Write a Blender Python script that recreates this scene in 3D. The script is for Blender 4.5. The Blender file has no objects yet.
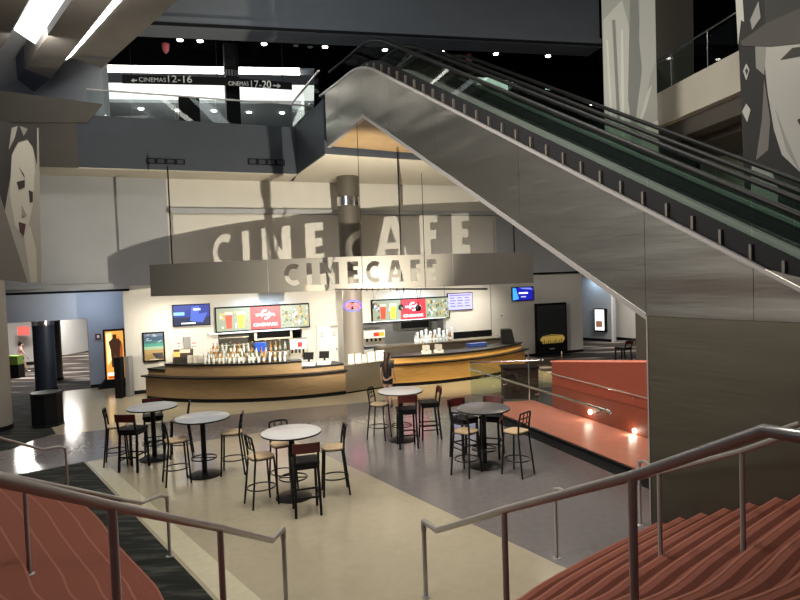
import bpy, bmesh, math, random
from mathutils import Vector, Matrix
random.seed(7)
C = bpy.context.scene.collection
PI = math.pi
# ------------------------------------------------------------------ camera model
F = 600.0; H = 3.45; PITCH = math.radians(2.1); ROLL = math.radians(2.0)
fw = Vector((0, math.cos(PITCH), -math.sin(PITCH))); u0 = Vector((0, math.sin(PITCH), math.cos(PITCH)))
cr, sr = math.cos(ROLL), math.sin(ROLL)
cam_r = cr*Vector((1, 0, 0)) - sr*u0; cam_u = sr*Vector((1, 0, 0)) + cr*u0
def ray(x, y): return fw + (x-400)/F*cam_r + (300-y)/F*cam_u
CAM = Vector((0, 0, H))
def G(x, y, z=0.0):
    d = ray(x, y); return CAM + d*((z-H)/d.z)
def D(x, y, Y):
    d = ray(x, y); return CAM + d*(Y/d.y)
class Frame:                       # vertical plane: u along, o towards the viewer's side, z up
    def __init__(s, p0, dr, flip=1):
        s.p0 = Vector((p0[0], p0[1], 0)); s.d = Vector((dr[0], dr[1], 0)).normalized()
        s.n = Vector((s.d.y, -s.d.x, 0))*flip
    def P(s, u, o, z): return s.p0 + s.d*u + s.n*o + Vector((0, 0, z))
    def uz(s, x, y, o=0):
        d = ray(x, y); q = s.p0 + s.n*o; t = (q.dot(s.n))/(d.dot(s.n)); w = d*t
        return ((w - s.p0).dot(s.d), H + w.z)
    def rect(s, x0, y0, x1, y1, o=0):
        ym, xm = (y0+y1)/2, (x0+x1)/2
        return s.uz(x0, ym, o)[0], s.uz(x1, ym, o)[0], s.uz(xm, y1, o)[1], s.uz(xm, y0, o)[1]
# ------------------------------------------------------------------ materials
def mat(name, col, rough=.5, metal=0, noise=None, emis=0, ecol=None, bump=0, alpha=None, spec=None, coat=0):
    m = bpy.data.materials.new(name); m.use_nodes = True; nt = m.node_tree; b = nt.nodes['Principled BSDF']
    b.inputs['Base Color'].default_value = (*col, 1); b.inputs['Roughness'].default_value = rough
    b.inputs['Metallic'].default_value = metal
    if spec is not None: b.inputs['Specular IOR Level'].default_value = spec
    if coat: b.inputs['Coat Weight'].default_value = coat; b.inputs['Coat Roughness'].default_value = .05
    if emis:
        b.inputs['Emission Color'].default_value = (*(ecol or col), 1); b.inputs['Emission Strength'].default_value = emis
    if noise:
        sc, amt = noise[0], noise[1]
        tc = nt.nodes.new('ShaderNodeTexCoord'); n = nt.nodes.new('ShaderNodeTexNoise'); n.inputs['Scale'].default_value = sc
        n.inputs['Detail'].default_value = 6
        mp = nt.nodes.new('ShaderNodeMapping'); nt.links.new(tc.outputs['Object'], mp.inputs[0])
        if len(noise) > 2: mp.inputs['Scale'].default_value = noise[2]
        nt.links.new(mp.outputs[0], n.inputs['Vector'])
        r = nt.nodes.new('ShaderNodeValToRGB'); nt.links.new(n.outputs['Fac'], r.inputs[0])
        r.color_ramp.elements[0].position = .3; r.color_ramp.elements[1].position = .7
        r.color_ramp.elements[0].color = (*[max(0, c*(1-amt)) for c in col], 1)
        r.color_ramp.elements[1].color = (*[min(1, c*(1+amt)) for c in col], 1)
        nt.links.new(r.outputs[0], b.inputs['Base Color'])
        if emis and ecol is None: nt.links.new(r.outputs[0], b.inputs['Emission Color'])
        if bump:
            bp = nt.nodes.new('ShaderNodeBump'); bp.inputs['Strength'].default_value = bump; bp.inputs['Distance'].default_value = .02
            nt.links.new(n.outputs['Fac'], bp.inputs['Height']); nt.links.new(bp.outputs[0], b.inputs['Normal'])
    return m
def glassmat(name, tint=(.9, .95, .93), refl=.02):
    m = bpy.data.materials.new(name); m.use_nodes = True; nt = m.node_tree; nt.nodes.clear()
    o = nt.nodes.new('ShaderNodeOutputMaterial'); t = nt.nodes.new('ShaderNodeBsdfTransparent'); g = nt.nodes.new('ShaderNodeBsdfGlossy')
    t.inputs[0].default_value = (*tint, 1); g.inputs['Roughness'].default_value = .02
    lw = nt.nodes.new('ShaderNodeLayerWeight'); lw.inputs[0].default_value = .5
    p5 = nt.nodes.new('ShaderNodeMath'); p5.operation = 'POWER'; p5.inputs[1].default_value = 4; nt.links.new(lw.outputs['Facing'], p5.inputs[0])
    fr = nt.nodes.new('ShaderNodeMath'); fr.operation = 'MULTIPLY'; fr.inputs[1].default_value = .5; nt.links.new(p5.outputs[0], fr.inputs[0])
    mx = nt.nodes.new('ShaderNodeMixShader'); ma = nt.nodes.new('ShaderNodeMath'); ma.operation = 'ADD'; ma.inputs[1].default_value = refl
    nt.links.new(fr.outputs[0], ma.inputs[0]); nt.links.new(ma.outputs[0], mx.inputs[0])
    nt.links.new(t.outputs[0], mx.inputs[1]); nt.links.new(g.outputs[0], mx.inputs[2]); nt.links.new(mx.outputs[0], o.inputs[0])
    return m
def carpetmat(name, cols, scale, stretch):
    m = bpy.data.materials.new(name); m.use_nodes = True; nt = m.node_tree; b = nt.nodes['Principled BSDF']
    b.inputs['Roughness'].default_value = .85; b.inputs['Specular IOR Level'].default_value = .15
    tc = nt.nodes.new('ShaderNodeTexCoord'); mp = nt.nodes.new('ShaderNodeMapping'); mp.inputs['Scale'].default_value = stretch
    mp.inputs['Rotation'].default_value = (0, 0, .5)
    n = nt.nodes.new('ShaderNodeTexNoise'); n.inputs['Scale'].default_value = scale; n.inputs['Detail'].default_value = 3
    r = nt.nodes.new('ShaderNodeValToRGB'); r.color_ramp.elements[0].position = .38; r.color_ramp.elements[1].position = .66
    r.color_ramp.elements[0].color = (*cols[0], 1); r.color_ramp.elements[1].color = (*cols[-1], 1)
    for i, c in enumerate(cols[1:-1]):
        e = r.color_ramp.elements.new(.38+.28*(i+1)/(len(cols)-1)); e.color = (*c, 1)
    nt.links.new(tc.outputs['Object'], mp.inputs[0]); nt.links.new(mp.outputs[0], n.inputs['Vector'])
    nt.links.new(n.outputs['Fac'], r.inputs[0]); nt.links.new(r.outputs[0], b.inputs['Base Color'])
    return m
def brushed(name, col, rough, streak=(1, 1, 60), wav=.0):
    m = bpy.data.materials.new(name); m.use_nodes = True; nt = m.node_tree; b = nt.nodes['Principled BSDF']
    b.inputs['Base Color'].default_value = (*col, 1); b.inputs['Metallic'].default_value = 1; b.inputs['Roughness'].default_value = rough
    tc = nt.nodes.new('ShaderNodeTexCoord'); mp = nt.nodes.new('ShaderNodeMapping'); mp.inputs['Scale'].default_value = streak
    n = nt.nodes.new('ShaderNodeTexNoise'); n.inputs['Scale'].default_value = 2; n.inputs['Detail'].default_value = 4
    nt.links.new(tc.outputs['Object'], mp.inputs[0]); nt.links.new(mp.outputs[0], n.inputs['Vector'])
    mr = nt.nodes.new('ShaderNodeMapRange'); mr.inputs[3].default_value = rough*.8; mr.inputs[4].default_value = rough*1.25
    nt.links.new(n.outputs['Fac'], mr.inputs[0]); nt.links.new(mr.outputs[0], b.inputs['Roughness'])
    if wav:
        w = nt.nodes.new('ShaderNodeTexNoise'); w.inputs['Scale'].default_value = .9; w.inputs['Detail'].default_value = 1
        m2 = nt.nodes.new('ShaderNodeMapping'); m2.inputs['Scale'].default_value = (.35, .35, 2.2); nt.links.new(tc.outputs['Object'], m2.inputs[0]); nt.links.new(m2.outputs[0], w.inputs['Vector'])
        bp = nt.nodes.new('ShaderNodeBump'); bp.inputs['Strength'].default_value = wav; bp.inputs['Distance'].default_value = .12
        nt.links.new(w.outputs['Fac'], bp.inputs['Height']); nt.links.new(bp.outputs[0], b.inputs['Normal'])
    return m
M = dict(
 beige=mat('terrazzo_beige', (.32, .28, .20), .16, noise=(9, .05)),
 cream=mat('terrazzo_cream', (.46, .42, .30), .16, noise=(9, .05)),
 mauve=mat('terrazzo_mauve', (.145, .13, .13), .15, noise=(9, .07)),
 carpet_dark=carpetmat('carpet_dark', [(.010, .011, .010), (.016, .017, .015), (.045, .048, .040)], 1.6, (1, 5, 1)),
 carpet_hall=carpetmat('carpet_hall', [(.02, .017, .015), (.05, .035, .03), (.38, .34, .30)], .55, (.5, 3.2, 1)),
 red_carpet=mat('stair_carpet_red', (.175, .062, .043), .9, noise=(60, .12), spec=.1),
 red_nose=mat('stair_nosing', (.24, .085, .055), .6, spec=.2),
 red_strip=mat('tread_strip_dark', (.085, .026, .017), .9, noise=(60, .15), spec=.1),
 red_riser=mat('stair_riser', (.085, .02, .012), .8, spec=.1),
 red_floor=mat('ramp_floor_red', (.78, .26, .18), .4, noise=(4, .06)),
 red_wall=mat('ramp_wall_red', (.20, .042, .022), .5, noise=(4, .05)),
 wall_cream=mat('wall_paint_cream', (.60, .585, .54), .75, noise=(2, .02)),
 wall_grey=mat('wall_grey_paint_and_shade', (.36, .375, .395), .75, noise=(2, .03)),
 wall_blue=mat('wall_paint_blue_grey', (.36, .40, .48), .7, noise=(2, .03)),
 wall_white=mat('wall_paint_white', (.72, .71, .68), .75, noise=(2, .02)),
 bulk=mat('bulkhead_blue_grey', (.040, .050, .064), .65, noise=(1.5, .06)),
 beam=mat('beam_grey', (.115, .13, .145), .7, noise=(1.5, .04)),
 brown=mat('parapet_brown_grey', (.065, .058, .048), .7, noise=(1.5, .06)),
 trough=mat('soffit_brown_grey', (.15, .132, .11), .65, noise=(1.5, .05)),
 soffit=mat('soffit_beige', (.46, .43, .36), .75, noise=(2, .03)),
 black=mat('black_paint', (.006, .006, .007), .7, spec=.2),
 blackceil=mat('black_ceiling', (.003, .003, .0035), .95, spec=0),
 blackmetal=mat('black_metal', (.006, .006, .007), .4, spec=.25),
 rubber=mat('black_rubber', (.006, .006, .006), .45, spec=.2),
 chrome=mat('chrome', (.75, .75, .75), .18, metal=1),
 steelrail=brushed('handrail_steel', (.40, .38, .37), .30),
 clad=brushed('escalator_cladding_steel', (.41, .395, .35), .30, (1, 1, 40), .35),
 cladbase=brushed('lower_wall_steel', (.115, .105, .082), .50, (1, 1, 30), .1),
 steel=brushed('counter_steel', (.42, .40, .34), .36),
 signmetal=mat('sign_sheet_metal', (.15, .142, .125), .5, metal=.25),
 wood=mat('counter_wood', (.30, .20, .10), .42, noise=(3, .12, (1, 1, 9)), coat=.2),
 woodgold=mat('counter_wood_golden', (.66, .37, .10), .42, noise=(3, .1, (1, 1, 9)), coat=.2),
 seatwood=mat('seat_wood', (.50, .36, .21), .35, noise=(6, .2, (1, 8, 1))),
 redwood=mat('red_backrest_wood', (.07, .009, .008), .4, noise=(6, .3, (1, 8, 1))),
 pad=mat('black_vinyl', (.006, .006, .006), .5, spec=.15),
 laminate=mat('tabletop_laminate_light', (.50, .50, .50), .22, noise=(40, .06)),
 laminate_grey=mat('tabletop_laminate_grey', (.33, .35, .37), .25, noise=(40, .06)),
 laminate_dark=mat('tabletop_laminate_dark', (.10, .095, .09), .3, noise=(40, .08)),
 glass=glassmat('clear_glass'), glass_green=glassmat('green_glass', (.82, .88, .85), .02),
 navy=mat('column_navy', (.022, .03, .05), .5),
 greige=mat('column_greige', (.33, .30, .26), .5), coldark=mat('column_dark', (.085, .075, .06), .5),
 white=mat('white_plastic', (.8, .8, .78), .4), grey=mat('mid_grey', (.25, .25, .26), .5),
 silver=mat('silver_letters', (.6, .6, .6), .4),
 glow=mat('light_strip', (1, 1, 1), .5, emis=9, ecol=(1, .97, .9)),
 glowsoft=mat('ceiling_self_glow', (.9, .9, .88), .6, emis=.95, ecol=(1, .98, .93)),  # white ceiling whose lamp light is put in as emission
 glowlamp=mat('lamp_lens', (1, 1, 1), .5, emis=14, ecol=(1, .95, .85)),
)
EM = {}
def em(col, s=1.0):
    k = (col, s)
    if k not in EM: EM[k] = mat('lit_print_%d' % len(EM), tuple(c*.25 for c in col), .4, emis=s, ecol=col)
    return EM[k]
PR = {}
def pr(col, rough=.6):
    if col not in PR: PR[col] = mat('print_%d' % len(PR), col, rough)
    return PR[col]
M['steelrail'].node_tree.nodes['Principled BSDF'].inputs['Metallic'].default_value = .6
# ------------------------------------------------------------------ mesh building
class MB:
    def __init__(s): s.v = []; s.f = []; s.mi = []; s.m = []
    def mid(s, m):
        if m not in s.m: s.m.append(m)
        return s.m.index(m)
    def face(s, pts, m):
        b = len(s.v); s.v += [Vector(p) for p in pts]; s.f.append(list(range(b, b+len(pts)))); s.mi.append(s.mid(m))
    def hull8(s, p, m):           # p: 4 bottom + 4 top points
        b = len(s.v); s.v += [Vector(q) for q in p]; k = s.mid(m)
        for f in ((3, 2, 1, 0), (4, 5, 6, 7), (0, 1, 5, 4), (1, 2, 6, 5), (2, 3, 7, 6), (3, 0, 4, 7)):
            s.f.append([b+i for i in f]); s.mi.append(k)
    def box(s, x0, x1, y0, y1, z0, z1, m):
        s.hull8([(x0, y0, z0), (x1, y0, z0), (x1, y1, z0), (x0, y1, z0), (x0, y0, z1), (x1, y0, z1), (x1, y1, z1), (x0, y1, z1)], m)
    def fbox(s, fr, a0, a1, o0, o1, z0, z1, m):
        P = fr.P
        s.hull8([P(a0, o1, z0), P(a1, o1, z0), P(a1, o0, z0), P(a0, o0, z0), P(a0, o1, z1), P(a1, o1, z1), P(a1, o0, z1), P(a0, o0, z1)], m)
    def prism(s, poly, z0, z1, m, mtop=None):
        n = len(poly); b = len(s.v)
        A = sum(poly[i][0]*poly[(i+1) % n][1]-poly[(i+1) % n][0]*poly[i][1] for i in range(n))
        if A < 0: poly = poly[::-1]
        for z in (z0, z1): s.v += [Vector((p[0], p[1], z)) for p in poly]
        k = s.mid(m); kt = s.mid(mtop or m)
        s.f.append([b+i for i in reversed(range(n))]); s.mi.append(k)
        s.f.append([b+n+i for i in range(n)]); s.mi.append(kt)
        for i in range(n):
            j = (i+1) % n; s.f.append([b+i, b+j, b+n+j, b+n+i]); s.mi.append(k)
    def fpoly(s, fr, uz, o0, o1, m):       # polygon in a vertical frame, thickness o0..o1
        n = len(uz); b = len(s.v); k = s.mid(m)
        for o in (o0, o1): s.v += [fr.P(a, o, z) for a, z in uz]
        s.f.append([b+i for i in reversed(range(n))]); s.f.append([b+n+i for i in range(n)]); s.mi += [k, k]
        for i in range(n):
            j = (i+1) % n; s.f.append([b+i, b+j, b+n+j, b+n+i]); s.mi.append(k)
    def tube(s, pts, r, m, seg=8, closed=False):
        pts = [Vector(p) for p in pts]; n = len(pts); k = s.mid(m); b = len(s.v); up = None
        rr = r if isinstance(r, (list, tuple)) else [r]*n
        for i, p in enumerate(pts):
            if closed: t = pts[(i+1) % n]-pts[i-1]
            else: t = pts[min(i+1, n-1)]-pts[max(i-1, 0)]
            t.normalize()
            if up is None: up = Vector((0, 0, 1)) if abs(t.z) < .9 else Vector((1, 0, 0))
            a = t.cross(up)
            if a.length < 1e-4: a = t.orthogonal()
            a.normalize(); c = a.cross(t).normalized(); up = c
            for j in range(seg):
                an = 2*PI*j/seg; s.v.append(p+a*math.cos(an)*rr[i]+c*math.sin(an)*rr[i])
        for i in range(n if closed else n-1):
            i2 = (i+1) % n
            for j in range(seg):
                j2 = (j+1) % seg; s.f.append([b+i*seg+j, b+i*seg+j2, b+i2*seg+j2, b+i2*seg+j]); s.mi.append(k)
        if not closed:
            s.f.append([b+j for j in reversed(range(seg))]); s.f.append([b+(n-1)*seg+j for j in range(seg)]); s.mi += [k, k]
    def lathe(s, prof, c, m, seg=24):
        b = len(s.v); k = s.mid(m); n = len(prof)
        for r, z in prof:
            for j in range(seg):
                a = 2*PI*j/seg; s.v.append(Vector((c[0]+r*math.cos(a), c[1]+r*math.sin(a), c[2]+z)))
        for i in range(n-1):
            for j in range(seg):
                j2 = (j+1) % seg; s.f.append([b+i*seg+j, b+i*seg+j2, b+(i+1)*seg+j2, b+(i+1)*seg+j]); s.mi.append(k)
        s.f.append([b+j for j in reversed(range(seg))]); s.f.append([b+(n-1)*seg+j for j in range(seg)]); s.mi += [k, k]
    def ball(s, c, r, m, seg=12):
        s.lathe([(max(1e-3, math.sin(PI*i/8))*r, -math.cos(PI*i/8)*r) for i in range(9)], c, m, seg)
    def build(s, name, parent=None, smooth=False, bevel=0):
        if parent is not None: org = Vector(parent.location) if parent.parent is None else Vector(parent.location)+Vector(parent.parent.location)
        else:
            xs = [v.x for v in s.v]; ys = [v.y for v in s.v]
            org = Vector(((min(xs)+max(xs))/2, (min(ys)+max(ys))/2, min(v.z for v in s.v)))
        me = bpy.data.meshes.new(name); me.from_pydata([v-org for v in s.v], [], s.f)
        for m in s.m: me.materials.append(m)
        me.polygons.foreach_set('material_index', s.mi)
        if smooth: me.polygons.foreach_set('use_smooth', [True]*len(me.polygons))
        me.update()
        if smooth:
            try: me.set_sharp_from_angle(angle=math.radians(40))
            except Exception: pass
        o = bpy.data.objects.new(name, me); C.objects.link(o)
        if parent is not None: o.parent = parent
        else: o.location = org
        if bevel:
            md = o.modifiers.new('bevel', 'BEVEL'); md.width = bevel; md.segments = 2; md.limit_method = 'ANGLE'
        return o
def tag(o, label=None, cat=None, group=None, kind=None):
    if label: o['label'] = label
    if cat: o['category'] = cat
    if group: o['group'] = group
    if kind: o['kind'] = kind
    return o
def empty(name, loc, label, cat, group=None):
    o = bpy.data.objects.new(name, None); C.objects.link(o); o.location = loc; o.empty_display_size = .2
    return tag(o, label, cat, group)
def struct(mb, name, smooth=False): return tag(mb.build(name, smooth=smooth), kind='structure')
def copy_tree(o, parent=None):
    c = o.copy(); C.objects.link(c); c.parent = parent
    for ch in list(o.children): copy_tree(ch, c)
    return c
def text_mesh(body, fr, u0, u1, z0, z1, o, m, name, parent, thick=.01, bold=0.0):
    cu = bpy.data.curves.new('lettering', 'FONT'); cu.body = body; cu.size = 1; cu.extrude = .5; cu.offset = bold
    ob = bpy.data.objects.new('lettering', cu); C.objects.link(ob)
    dg = bpy.context.evaluated_depsgraph_get(); me = bpy.data.meshes.new_from_object(ob.evaluated_get(dg))
    bpy.data.objects.remove(ob)
    xs = [v.co.x for v in me.vertices]; ys = [v.co.y for v in me.vertices]
    ax, bx, ay, by = min(xs), max(xs), min(ys), max(ys)
    org = (Vector(parent.location)+(Vector(parent.parent.location) if parent.parent else Vector())) if parent else fr.P((u0+u1)/2, o, z0)
    for v in me.vertices:
        v.co = fr.P(u0+(v.co.x-ax)/(bx-ax)*(u1-u0), o+thick*(v.co.z+.5), z0+(v.co.y-ay)/(by-ay)*(z1-z0)) - org
    me.materials.clear(); me.materials.append(m)
    t = bpy.data.objects.new(name, me); C.objects.link(t)
    if parent: t.parent = parent
    else: t.location = org
    return t
# ------------------------------------------------------------------ reference planes
FW = Frame((-8.84, 19.16), (.9302, .3671))        # cafe back wall
FS = Frame((3.22, 7.85), (-.4985, .867), -1)      # escalator side (o negative = into the escalator)
FL = Frame((-10.86, 20.78), (.86, .51))           # blue wall left
def so(u, o): return FS.P(u, -o, 0)
# ================================================================== FLOORS
b = MB(); b.box(-26, 16, -4, 38, -.4, 0, M['beige']); struct(b, 'floor')
def sheet(poly, z, m, name):
    b = MB(); b.prism([(p[0], p[1]) for p in poly], 0.0, z, m); return struct(b, name)
hallz = .012
sheet([(-6.42, 11.86), (-2.42, 6.79), (-1.2, 5.2), (-1.5, 2), (-14, 2), (-14, 5.9), (-9.6, 9.4), (-7.17, 11.27)], .006, M['carpet_dark'], 'floor_carpet_left')
sheet([(-6.36, 11.86), (-2.36, 6.79), (-1.15, 5.2), (-.75, 5.2), (-1.62, 6.41), (-2.75, 7.79), (-6.1, 11.95)], .004, M['cream'], 'floor_cream_stripe')
sheet([G(17, 372), G(33, 400), G(52, 428), G(56, 434), G(34, 440), G(10, 450), G(-80, 462), G(-80, 380)], .006, M['carpet_dark'], 'floor_carpet_column')
up = [G(*p) for p in [(-90, 440), (0, 442), (57, 435), (102, 430), (150, 424), (200, 418), (240, 414), (300, 408), (348, 404), (400, 399), (445, 397), (500, 392), (560, 386)]]
lo = [G(*p) for p in [(300, 425), (240, 436), (200, 441), (160, 448), (120, 455), (84, 462), (28, 473), (-40, 486), (-90, 497)]]
sheet(up + [Vector((9, 15)).to_3d(), Vector((9, 4, 0)), Vector((3.6, 4.2, 0)), Vector((1.96, 6.69, 0)), Vector((-.11, 9.66, 0)), Vector((-.69, 10.52, 0)), Vector((-3.0, 13.8, 0))] + lo, .003, M['mauve'], 'floor_mauve_band')
pl = [FL.P(-9, 0, 0), FL.P(1.4, 0, 0), (-9.0, 21.6), (-9, 37), (-25.5, 37), (-25.5, 14)]
sheet(pl, .008, M['carpet_hall'], 'floor_carpet_hall_left')
sheet([(4.6, 22.4), (5.4, 19.3), (8.5, 17.2), (15, 17), (15, 37), (8.4, 37), (7.8, 25.7), (4.6, 24.4)], .008, M['carpet_hall'], 'floor_carpet_hall_right')
# ================================================================== CAFE BACK WALL
oL = (2.86, 5.72, .82, 1.76); r_ = FW.rect(363, 321, 446, 345); oR = (r_[0], r_[1], .82, 1.84)
b = MB(); wm = M['wall_cream']
def wp(a0, a1, z0, z1, m=wm, o0=-.22, o1=0): b.fbox(FW, a0, a1, o0, o1, z0, z1, m)
wp(0, oL[0], 0, 3.5); wp(oL[0], oL[1], 0, oL[2]); wp(oL[0], oL[1], oL[3], 3.5); wp(oL[1], oR[0], 0, 3.5)
wp(oR[0], oR[1], 0, oR[2]); wp(oR[0], oR[1], oR[3], 3.5); wp(oR[1], 17.9, 0, 3.5)
struct(b, 'wall_back')
b = MB()
wp(-7, 1.45, 3.5, 6.98, M['wall_grey'], -.22, .0); wp(1.45, 13.75, 3.5, 6.98, wm, -.22, 0); wp(13.75, 22, 3.5, 6.98, M['wall_grey'], -.22, 0)  # grey end stretches: weaker light on the wall put into its colour
struct(b, 'wall_back_upper')
b = MB(); b.fbox(FW, 1.6, 13.6, 0, .06, 3.6, 5.78, M['wall_cream']); tag(b.build('wall_panel'), kind='structure')['label'] = 'pale raised wall panel'
b = MB(); b.fbox(FW, 1.5, 13.75, 0, .16, 5.82, 5.98, M['wall_grey']); struct(b, 'trim_1')
b = MB(); b.fbox(FW, -4.6, .2, 0, .18, 3.42, 3.6, M['wall_grey']); b.fbox(FW, -4.6, .2, .0, .14, 3.34, 3.41, M['black']); b.fbox(FW, 13.9, 18, 0, .1, 3.4, 3.48, M['black']); struct(b, 'trim_2')
b = MB(); b.fbox(FW, 11.35, 11.38, 0, .008, .9, 3.5, M['grey']); b.fbox(FW, 13.4, 13.43, 0, .008, 0, 3.5, M['grey']); struct(b, 'trim_3')
b = MB(); b.fbox(FW, 0, 17.9, 0, .02, 0, .12, M['black']); struct(b, 'baseboard_back')
# kitchen recesses behind the two service openings
for (a0, a1, z0, z1), k in ((oL, 1), (oR, 2)):
    b = MB(); kd = M['grey'] if k == 2 else M['coldark']
    b.fbox(FW, a0-.5, a1+.5, -2.0, -1.9, 0, 3, kd); b.fbox(FW, a0-.6, a0-.5, -2, -.22, 0, 3, kd); b.fbox(FW, a1+.5, a1+.6, -2, -.22, 0, 3, kd)
    b.fbox(FW, a0-.5, a1+.5, -2, -.22, 2.6, 2.7, kd); struct(b, 'wall_kitchen_%d' % k)
    b = MB()
    b.fbox(FW, a0, a1, -.9, -.25, .78, .84, M['steel']); b.fbox(FW, a0+.1, a1-.1, -.88, -.3, 0, .78, M['coldark'])
    tag(b.build('kitchen_worktop'), 'steel worktop inside the %s kitchen opening' % ('left' if k == 1 else 'right'), 'worktop')
    for i, z in enumerate((1.2, 1.48)):
        b = MB(); b.fbox(FW, a0+.15, a0+1.2, -1.88, -1.5, z, z+.03, M['steel'])
        tag(b.build('wall_shelf'), '%s steel shelf on the far wall of the %s kitchen opening' % (('lower', 'upper')[i], 'left' if k == 1 else 'right'), 'shelf')
    b = MB(); b.fbox(FW, a1-1.5, a1-.1, -1.88, -1.2, 1.35, 1.75, M['steel']); b.fbox(FW, a1-1.4, a1-.2, -1.2, -1.17, 1.42, 1.68, M['black'])
    tag(b.build('kitchen_hood'), 'steel hood hanging inside the %s kitchen opening' % ('left' if k == 1 else 'right'), 'hood')
# left blue wall with opening
b = MB()
b.fbox(FL, 0, 1.75, -.25, 0, 0, 3.5, M['wall_blue']); b.fbox(FL, -9, 0, -.25, 0, 2.42, 3.5, M['wall_blue'])
b.prism([(-8.84, 19.16), (-8.64, 19.24), (-9.1, 21.9), (-9.35, 21.8)], 0, 3.5, M['wall_blue'])
struct(b, 'wall_left')
b = MB(); b.fbox(FL, 0, 1.75, 0, .02, 0, .11, M['black']); struct(b, 'baseboard_left')
b = MB()
b.prism([(-7.3-8, 16.0), (-8.9, 19.1), (-9.3, 21.8), FL.P(-9, 0, 0)[:2]], 3.5, 3.6, M['wall_grey']); struct(b, 'ceiling_left_ledge')
# hall beyond on the left
b = MB()
b.prism([(-18.05, 31.7), (-17.6, 34.6), (-17.3, 34.6), (-17.75, 31.6)], 0, 3.4, M['wall_white'])
fh = Frame(G(60, 355)[:2], (G(89, 349.5)-G(60, 355))[:2]); b.fbox(fh, 0, 8, -.2, 0, 0, 3.4, M['wall_white'])
b.prism([(-25, 24.6), (-17.2, 28.4), (-17.1, 28.2), (-25, 24.3)], 0, 3.4, M['wall_white'])
b.prism([(-25, 36.5), (-8, 36.5), (-8, 36.8), (-25, 36.8)], 0, 3.4, M['coldark'])
b.prism([(-25.5, 14), (-25.2, 14), (-25.2, 37), (-25.5, 37)], 0, 3.4, M['wall_white'])
struct(b, 'wall_hall_left')
b = MB(); b.prism([(-25.5, 13.5), FL.P(-9, .1, 0)[:2], FL.P(1.75, -.25, 0)[:2], (-9.0, 37), (-25.5, 37)], 3.4, 3.45, M['blackceil']); struct(b, 'ceiling_hall_left')
b = MB(); b.fbox(fh, 0, 8, 0, .03, 0, .13, M['black']); b.prism([(-25, 24.28), (-17.1, 28.18), (-17.1, 28.14), (-25, 24.24)], 0, .13, M['black']); struct(b, 'baseboard_hall_left')
# right hall
FA = Frame(G(586.6, 340.5)[:2], (G(613.5, 342.3)-G(586.6, 340.5))[:2]); FB = Frame(G(614, 339.5)[:2], (G(640, 341.8)-G(614, 339.5))[:2])
b = MB(); b.fbox(FA, -2.5, (G(613.5, 342.3)-G(586.6, 340.5)).length, -.25, 0, 0, 3.4, M['wall_grey'])
b.fbox(FA, (G(613.5, 342.3)-G(586.6, 340.5)).length-.08, (G(613.5, 342.3)-G(586.6, 340.5)).length, 0, .03, 0, 3.4, M['wall_white'])
b.fbox(FB, 0, 5, -.2, 0, 0, 3.4, M['wall_cream']); struct(b, 'wall_hall_right')
b = MB(); b.fbox(FA, -2.5, 1.4, 0, .03, 0, .14, M['black']); b.fbox(FB, 0, 5, 0, .03, 0, .14, M['black']); struct(b, 'baseboard_hall_right')
b = MB(); b.prism([(7.9, 25.9), (7.8, 37), (16, 37), (16, 20), (9.5, 22)], 3.4, 3.45, M['blackceil']); b.prism([FW.P(17.6, -.2, 0)[:2], FW.P(17.9, -.2, 0)[:2], (7.7, 31), (7.4, 31)], 0, 3.4, M['wall_grey']); struct(b, 'ceiling_hall_right')
b = MB(); b.prism([(15.8, 8), (16.1, 8), (16.1, 37), (15.8, 37)], 0, 8, M['wall_grey']); struct(b, 'wall_right')
# ================================================================== UPPER STOREY
b = MB()
b.fbox(FW, -9, 5.47, 0, 1.4, 6.98, 8.5, M['bulk'])
b.fbox(FW, -9, 5.47, .0, 1.398, 6.95, 6.98, M['soffit'])
struct(b, 'wall_bulkhead')
b = MB(); lp = [(-3.24, 19.87), (-1.95, 16.88), (.15, 17.96), (3.2, 19.4), (5.2, 24.5), (-3.6, 21.2)]
b.prism(lp, 6.98, 8.5, M['bulk']); b.prism(lp, 6.95, 6.98, M['soffit'])
b.prism([(3.2, 19.4), (16, 24), (16, 30), (5.2, 24.5)], 6.95, 8.5, M['black'])
struct(b, 'floor_upper_landing')
b = MB(); b.prism([FW.P(-9, .0, 0)[:2], FW.P(5.5, 0, 0)[:2], FW.P(24, 0, 0)[:2], (14, 37), (-24, 37)], 8.3, 8.49, M['grey']); struct(b, 'floor_upper')
# parapet panel at far left
b = MB(); b.fpoly(FW, [FW.uz(-90, 79, 1.45), FW.uz(102, 104, 1.45), FW.uz(88, 122.5, 1.45), FW.uz(-90, 122.5, 1.45)], 1.38, 1.46, M['brown'])
q0, q1 = FW.uz(41, 180, 1.4)[0], FW.uz(88, 122, 1.4)[0]
b.fbox(FW, -9, q1-.3, 1.4, 1.43, 6.96, 8.5, M['brown']); struct(b, 'wall_parapet_left')
b = MB(); b.prism([(-20, 15), (-5.5, 8), (-4.3, 14.6), (-9.6, 20.4), (-18, 25.5)], 11.45, 11.5, M['wall_white']); struct(b, 'ceiling_trough_back')
b = MB()   # deep grey wall where the ceiling beams end
FC = Frame((-9.67, 20.32), (-.86, .52), -1)
b.fbox(FC, 0, 9, -.2, 0, 8.4, 12.4, M['wall_grey']); struct(b, 'wall_upper_left')
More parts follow.
